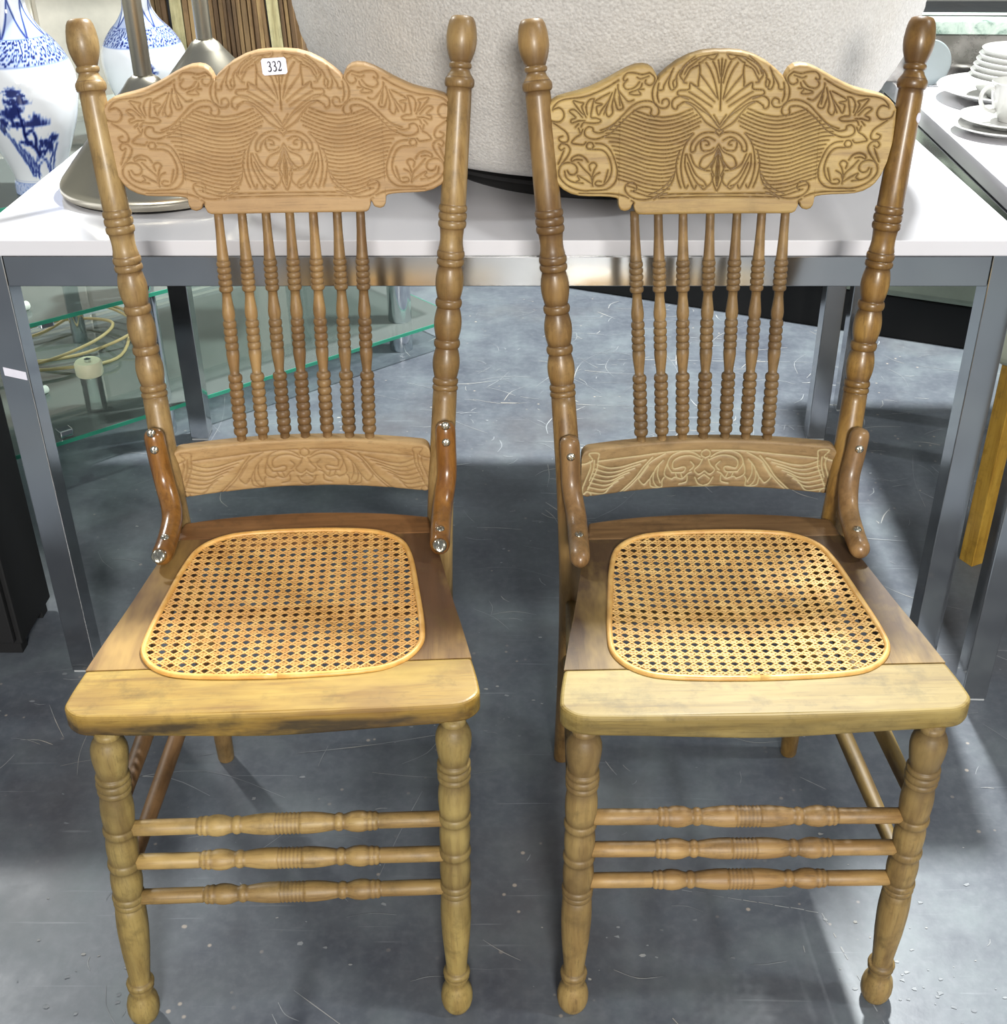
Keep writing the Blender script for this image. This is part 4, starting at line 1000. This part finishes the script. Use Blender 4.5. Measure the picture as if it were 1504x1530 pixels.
def glass_stand():
    a = math.atan2(.664, .748)
    r = empty('glass_shelf_stand', (-.989, 2.239, 0), a); tag(r, 'three tier clear glass stand on chrome tube legs under and left of the table', 'shelf')
    X0, X1, D = -.16, 1.10, .66
    for z, y0, th in ((.075, 0, .008), (.330, .02, .008)):
        s = box('glass_shelf', (X0, y0, z - th / 2 if z < .5 else z), (X1, D, z + th / 2 if z < .5 else z + .010), glass, r, .0006)
        zz0, zz1 = (z - th / 2, z + th / 2) if z < .5 else (z, z + .010)
        e = box('polished_edge', (X0, y0 - .0022, zz0), (X1, y0 - .0002, zz1), gedge, s, 0)
        box('polished_edge', (X1 + .0002, y0, zz0), (X1 + .0022, D, zz1), gedge, s, 0)
    s = prism('glass_shelf', [(X0, -.10), (.25, -.10), (.25, .006), (X1, .006), (X1, D), (X0, D)], GT - .010, GT - .0002, glass, r, 0)
    box('polished_edge', (X0, -.1022, GT - .010), (.25, -.1002, GT - .0002), gedge, s, 0)
    box('polished_edge', (.2502, .0038, GT - .010), (X1, .0058, GT - .0002), gedge, s, 0)
    for lx, ly, rr in ((.972, .082, .030), (.972, .58, .030), (.285, .05, .027), (.30, .49, .018), (-.10, .06, .03)):
        zs = [0, .0955, .1045, .3805, .3895, GT - .011]
        pr = [(.004, 0), (rr, 0), (rr, .0958)]
        for z0, z1 in ((0, .0705), (.0795, .3255), (.3345, GT - .0105)):
            rev('tube_leg', [(.003, z0), (rr * .98, z0), (rr, z0 + .002), (rr, z1 - .002), (rr * .98, z1), (.003, z1)], chrome, r, (lx, ly, 0), 36)
    for lx, ly, z in ((.054, .020, .0795), (.072, .05, .309)):
        box('shelf_clip', (lx - .014, ly - .012, z), (lx + .014, ly + .012, z + .016), chrome, r, .002)
glass_stand()
def stand_pt(u, v, z):
    a = math.atan2(.664, .748); return (-.989 + u * math.cos(a) - v * math.sin(a), 2.239 + u * math.sin(a) + v * math.cos(a), z)
# glass tube candle holder
def candle():
    x, y, z = stand_pt(.163, .105, .0792)
    r = empty('candle_holder', (x, y, z)); tag(r, 'short cream candle capping a clear glass tube on the lower glass shelf', 'candle')
    rev('glass_tube', [(.003, 0), (.022, 0), (.022, .075), (.020, .078), (.020, .004), (.003, .004)], glass, r, nseg=32)
    wax = plain('cream_wax', rgb(232, 230, 196), .5)
    rev('wax_candle', [(.003, .079), (.027, .079), (.029, .082), (.029, .106), (.026, .110), (.010, .109), (.003, .108)], wax, r, nseg=32)
    rev('wick_cup', [(.003, .109), (.007, .109), (.007, .115), (.003, .116)], chrome, r, nseg=16)
candle()
pegm = plain('white_plastic_peg', rgb(232, 232, 224), .35)
for (u, v, z, a, lab) in ((.035, .09, .3435, 1.0, 'white peg lying on the middle glass shelf beside the left table leg'), (.087, .244, .0885, 1.0, 'white peg lying on the lower glass shelf beside the left table leg')):
    x, y, zz = stand_pt(u, v, z); d = Vector((math.cos(a), math.sin(a), 0)) * .03
    o = lathe('plastic_peg', [Vector((x, y, zz)) + d * s for s in (-1, -.97, -.9, 0, .9, .97, 1)], [.004, .0075, .009, .009, .009, .0075, .004], pegm, None, 16)
    tag(o, lab, 'peg', 'white plastic pegs on the glass shelves')
# beige flex cable in loose coils on the lower shelf
def cable():
    pts = []
    L = [(.10, .56), (.22, .62), (.33, .58), (.36, .42), (.27, .36), (.14, .42), (.12, .54), (.24, .55), (.38, .56), (.40, .38), (.25, .40), (.10, .47), (.20, .60), (.36, .62), (.43, .50), (.33, .33), (.18, .33), (.05, .40)]
    for i, (u, v) in enumerate(L): pts.append(stand_pt(u, v, .0835 + .009 * (i % 5) + (.02 if i in (3, 8, 12) else 0)))
    o = tube('power_cable', pts, .0038, plain('beige_cable', rgb(178, 158, 112), .5), None, 8, 8)
    tag(o, 'loose coils of beige power cable lying on the lower glass shelf', 'cable')
cable()

# ------------------------------------------------------------------ black cabinet at the left edge
def black_cabinet():
    r = empty('black_cabinet', (-1.105, 1.702, 0)); tag(r, 'matt black cabinet on short feet at the left edge beside the table leg', 'cabinet')
    m = plain('matt_black_board', rgb(14, 14, 16), .7)
    box('carcass', (-.27, -.065, .02), (.27, .075, .57), m, r, .003)
    box('door', (-.262, -.077, .03), (-.003, -.066, .56), m, r, .002); box('door', (.003, -.077, .03), (.262, -.066, .56), m, r, .002)
    for sx in (-1, 1):
        for sy in (-1, 1): box('foot', (sx * .24 - .025, sy * .05 - .012, 0), (sx * .24 + .025, sy * .05 + .012, .02), m, r, .001)
black_cabinet()

# ------------------------------------------------------------------ stool with beech legs under the right table
def stool():
    r = empty('upholstered_stool', (1.075, 1.926, 0), PI / 4); tag(r, 'grey green padded stool with square beech legs under the right table', 'stool')
    beech = wood('golden_beech', rgb(206,158,60), rgb(190,140,44), rgb(164,114,30), 'z', .4, off=51, coat=.2, bump=.1)
    fab = plain('grey_green_fabric', rgb(150, 156, 142), .9)
    for sx in (-1, 1):
        for sy in (-1, 1):
            c = Vector((sx * .165, sy * .165, 0)); hw = .0165
            Mx = Matrix.Translation(c) @ Matrix.Rotation(math.radians(-18), 4, 'Z')
            box('leg', (-hw, -hw, 0), (hw, hw, .40), beech, r, .0015, Mx)
    o = box('seat_pad', (-.21, -.21, .40), (.21, .21, .475), fab, r, 0); bevel(o, .03, 5)
stool()

# ------------------------------------------------------------------ low bench with black plinth across the back
BH = .112
def bench():
    a = math.atan2(2.9376 - 3.3824, 1.1396 - .1511)
    r = empty('low_bench', (.1511, 3.3824, 0), a); tag(r, 'low grey green upholstered bench on a black plinth across the floor behind the tables', 'bench')
    fab = plain('sage_upholstery', rgb(128, 136, 122), .9); blk = plain('black_plinth', rgb(10, 10, 11), .85)
    box('plinth', (-.40, .0, 0), (1.75, .62, BH), blk, r, .004)
    o = box('seat_block', (-.42, -.008, BH), (1.77, .64, .40), fab, r, 0); bevel(o, .02, 4)
bench()

# ------------------------------------------------------------------ crockery on the right table
china = plain('white_china', rgb(192, 192, 189), .14, 0, .3, .02)
def plate(x, y, z, R, label, group, h=.022, foot=.55, name='dinner_plate'):
    prof = [(.004, .003), (R * foot - .006, .003), (R * foot - .003, 0), (R * foot, 0), (R * foot + .003, .004), (R * .75, h * .42), (R * .97, h * .93), (R, h), (R * .985, h + .0022), (R * .95, h), (R * .74, h * .55), (R * foot + .004, .0075), (.004, .0065)]
    o = rev(name, prof, china, None, (0, 0, 0), 72); o.location = (x, y, z); tag(o, label, 'plate' if 'saucer' not in name else 'saucer', group); return o
tz = .745
plate(.905, 2.34, tz, .140, 'wide white dinner plate lying under the stack of bowls', 'white plates on the right table', .024)
def bowl(x, y, z, R, i, label):
    h = .036
    prof = [(.003, .003), (R * .5, .003), (R * .5, 0), (R * .54, 0), (R * .56, .004), (R * .78, .012), (R * .93, h * .72), (R * .985, h - .002), (R, h), (R * .985, h + .001), (R * .965, h - .002), (R * .9, h * .7), (R * .74, .014), (R * .5, .0075), (.003, .0065)]
    o = rev('china_bowl', prof, china, None, (0, 0, 0), 64); o.location = (x, y, z); tag(o, label, 'bowl', 'white bowls stacked on the plate'); return o
ords = ['lowest of the stacked bowls, resting on the wide plate', 'second bowl from the bottom of the white stack', 'third bowl from the bottom of the white stack', 'third bowl from the top of the white stack', 'second bowl from the top of the white stack', 'topmost open white bowl of the stack on the plate']
for i in range(6):
    bowl(.905 + .0022 * i, 2.34 + .001 * i, tz + .0078 + .0092 * i, .088 - .0016 * i, i, 'white china, ' + ords[i])
plate(.806, 2.095, tz, .088, 'lower of two white saucers under the cup', 'white saucers under the cup', .014, .5, 'china_saucer')
plate(.818, 2.105, tz + .0095, .086, 'upper white saucer directly under the teacup', 'white saucers under the cup', .014, .5, 'china_saucer')
def cup():
    r = empty('teacup', (.822, 2.11, tz + .0167)); tag(r, 'white teacup with looped handle standing on two saucers', 'cup')
    rev('cup_body', [(.003, .003), (.02, .003), (.021, 0), (.024, 0), (.025, .004), (.034, .016), (.041, .034), (.0435, .056), (.0445, .062), (.0435, .063), (.0418, .056), (.039, .034), (.031, .017), (.02, .007), (.003, .006)], china, r, nseg=56)
    tube('handle', [(-.0395, -.004, .050), (-.052, -.008, .056), (-.063, -.011, .048), (-.064, -.012, .034), (-.054, -.009, .022), (-.035, -.004, .016)], [.0042, .0036, .0036, .0036, .0034, .004], china, r, 10, 6)
cup()
# antique-mirror box behind the crockery
def mirror_box():
    r = empty('mirrored_box', (1.06, 2.595, tz), -.03); tag(r, 'antique mirrored box with a pale green marbled rim behind the stacked bowls', 'box')
    t = NT('mottled_silver_glass'); n = t.noise(t.coord(), 14, 6, .65); n2 = t.noise(t.coord((1, 1, 1), (4, 2, 1)), 34, 4)
    t.set(Base_Color=t.mix(t.math('MULTIPLY', n2, .35), t.ramp(n, [(.35, rgb(128, 124, 118)), (.55, rgb(156, 152, 148)), (.7, rgb(196, 194, 194))]), rgb(150, 148, 150)), Metallic=.85, Roughness=t.ramp(n, [(.35, (.2,) * 3), (.7, (.45,) * 3)]))
    box('mirror_body', (-.42, -.095, 0), (.42, .095, .088), t.m, r, .002)
    t2 = NT('pale_green_marble'); n = t2.noise(t2.coord(), 22, 6, .7, 1.2)
    t2.set(Base_Color=t2.ramp(n, [(.3, rgb(86, 116, 104)), (.45, rgb(176, 194, 184)), (.7, rgb(214, 220, 212))]), Roughness=.3)
    for lo, hi in (((-.43, -.103, .089), (.43, -.068, .118)), ((-.43, .068, .089), (.43, .103, .1005)), ((-.43, -.067, .089), (-.395, .067, .118)), ((.395, -.067, .089), (.43, .067, .118))):
        box('rim', lo, hi, t2.m, r, .006)
    t3 = NT('dark_mirror'); n = t3.noise(t3.coord(), 7, 4)
    t3.set(Base_Color=t3.ramp(n, [(.35, rgb(40, 42, 33)), (.6, rgb(78, 80, 64))]), Metallic=1.0, Roughness=.12)
    box('mirror_top', (-.394, -.0665, .089), (.394, .0665, .100), t3.m, r, 0)
mirror_box()
def glass_disc():
    t = NT('frosted_glass'); t.set(Base_Color=(.46, .52, .54, 1), Roughness=.45, IOR=1.3); t.b.inputs['Transmission Weight'].default_value = .5
    R = .042; o = rev('frosted_glass_coaster', [(.002, -.003), (R - .002, -.003), (R, -.001), (R, .001), (R - .002, .003), (.002, .003)], t.m, None, (0, 0, 0), 48)
    o.location = (.782, 2.478, tz + .0425); o.rotation_euler = (math.radians(82), 0, -.04)
    tag(o, 'small frosted glass disc leaning on the mirrored box by the chair post', 'coaster')
glass_disc()

# ------------------------------------------------------------------ far left: cream cabinet with a jug on it
def cream_cabinet():
    r = empty('cream_cabinet', (-1.55, 3.75, 0)); tag(r, 'cream painted cabinet standing far back behind the vases', 'cabinet')
    m = plain('cream_paint', rgb(226, 220, 206), .6)
    box('carcass', (-.75, -.25, .06), (.75, .25, .82), m, r, .004); box('top_board', (-.78, -.28, .82), (.78, .27, .85), m, r, .006)
    box('plinth', (-.72, -.22, 0), (.72, .24, .06), m, r, 0)
    kn = plain('dark_knob', rgb(40, 34, 30), .4)
    for i in range(3):
        d = box('door', (-.74 + .497 * i, -.264, .09), (-.74 + .497 * i + .485, -.2515, .80), m, r, .003)
        rev('knob', [(.002, 0), (.012, .002), (.014, .008), (.008, .016), (.002, .018)], kn, d, (-.30 + .497 * i, -.27, .45), 20)
cream_cabinet()
def jug():
    x, y, z = -1.235, 3.66, .85
    r = empty('yellow_jug', (x, y, z)); tag(r, 'pale yellow green jug with black curved handle on the cream cabinet', 'jug')
    m = plain('yellow_green_glaze', rgb(204, 200, 132), .25)
    rev('jug_body', [(.004, 0), (.05, 0), (.055, .01), (.075, .06), (.078, .11), (.065, .16), (.045, .20), (.05, .235), (.046, .238), (.040, .20), (.004, .19)], m, r, nseg=40)
    tube('handle', [(.048, -.01, .20), (.085, -.015, .20), (.105, -.02, .15), (.105, -.02, .09), (.085, -.015, .06)], [.006, .007, .008, .009, .012], plain('black_iron', rgb(20, 18, 18), .5), r, 10)
jug()
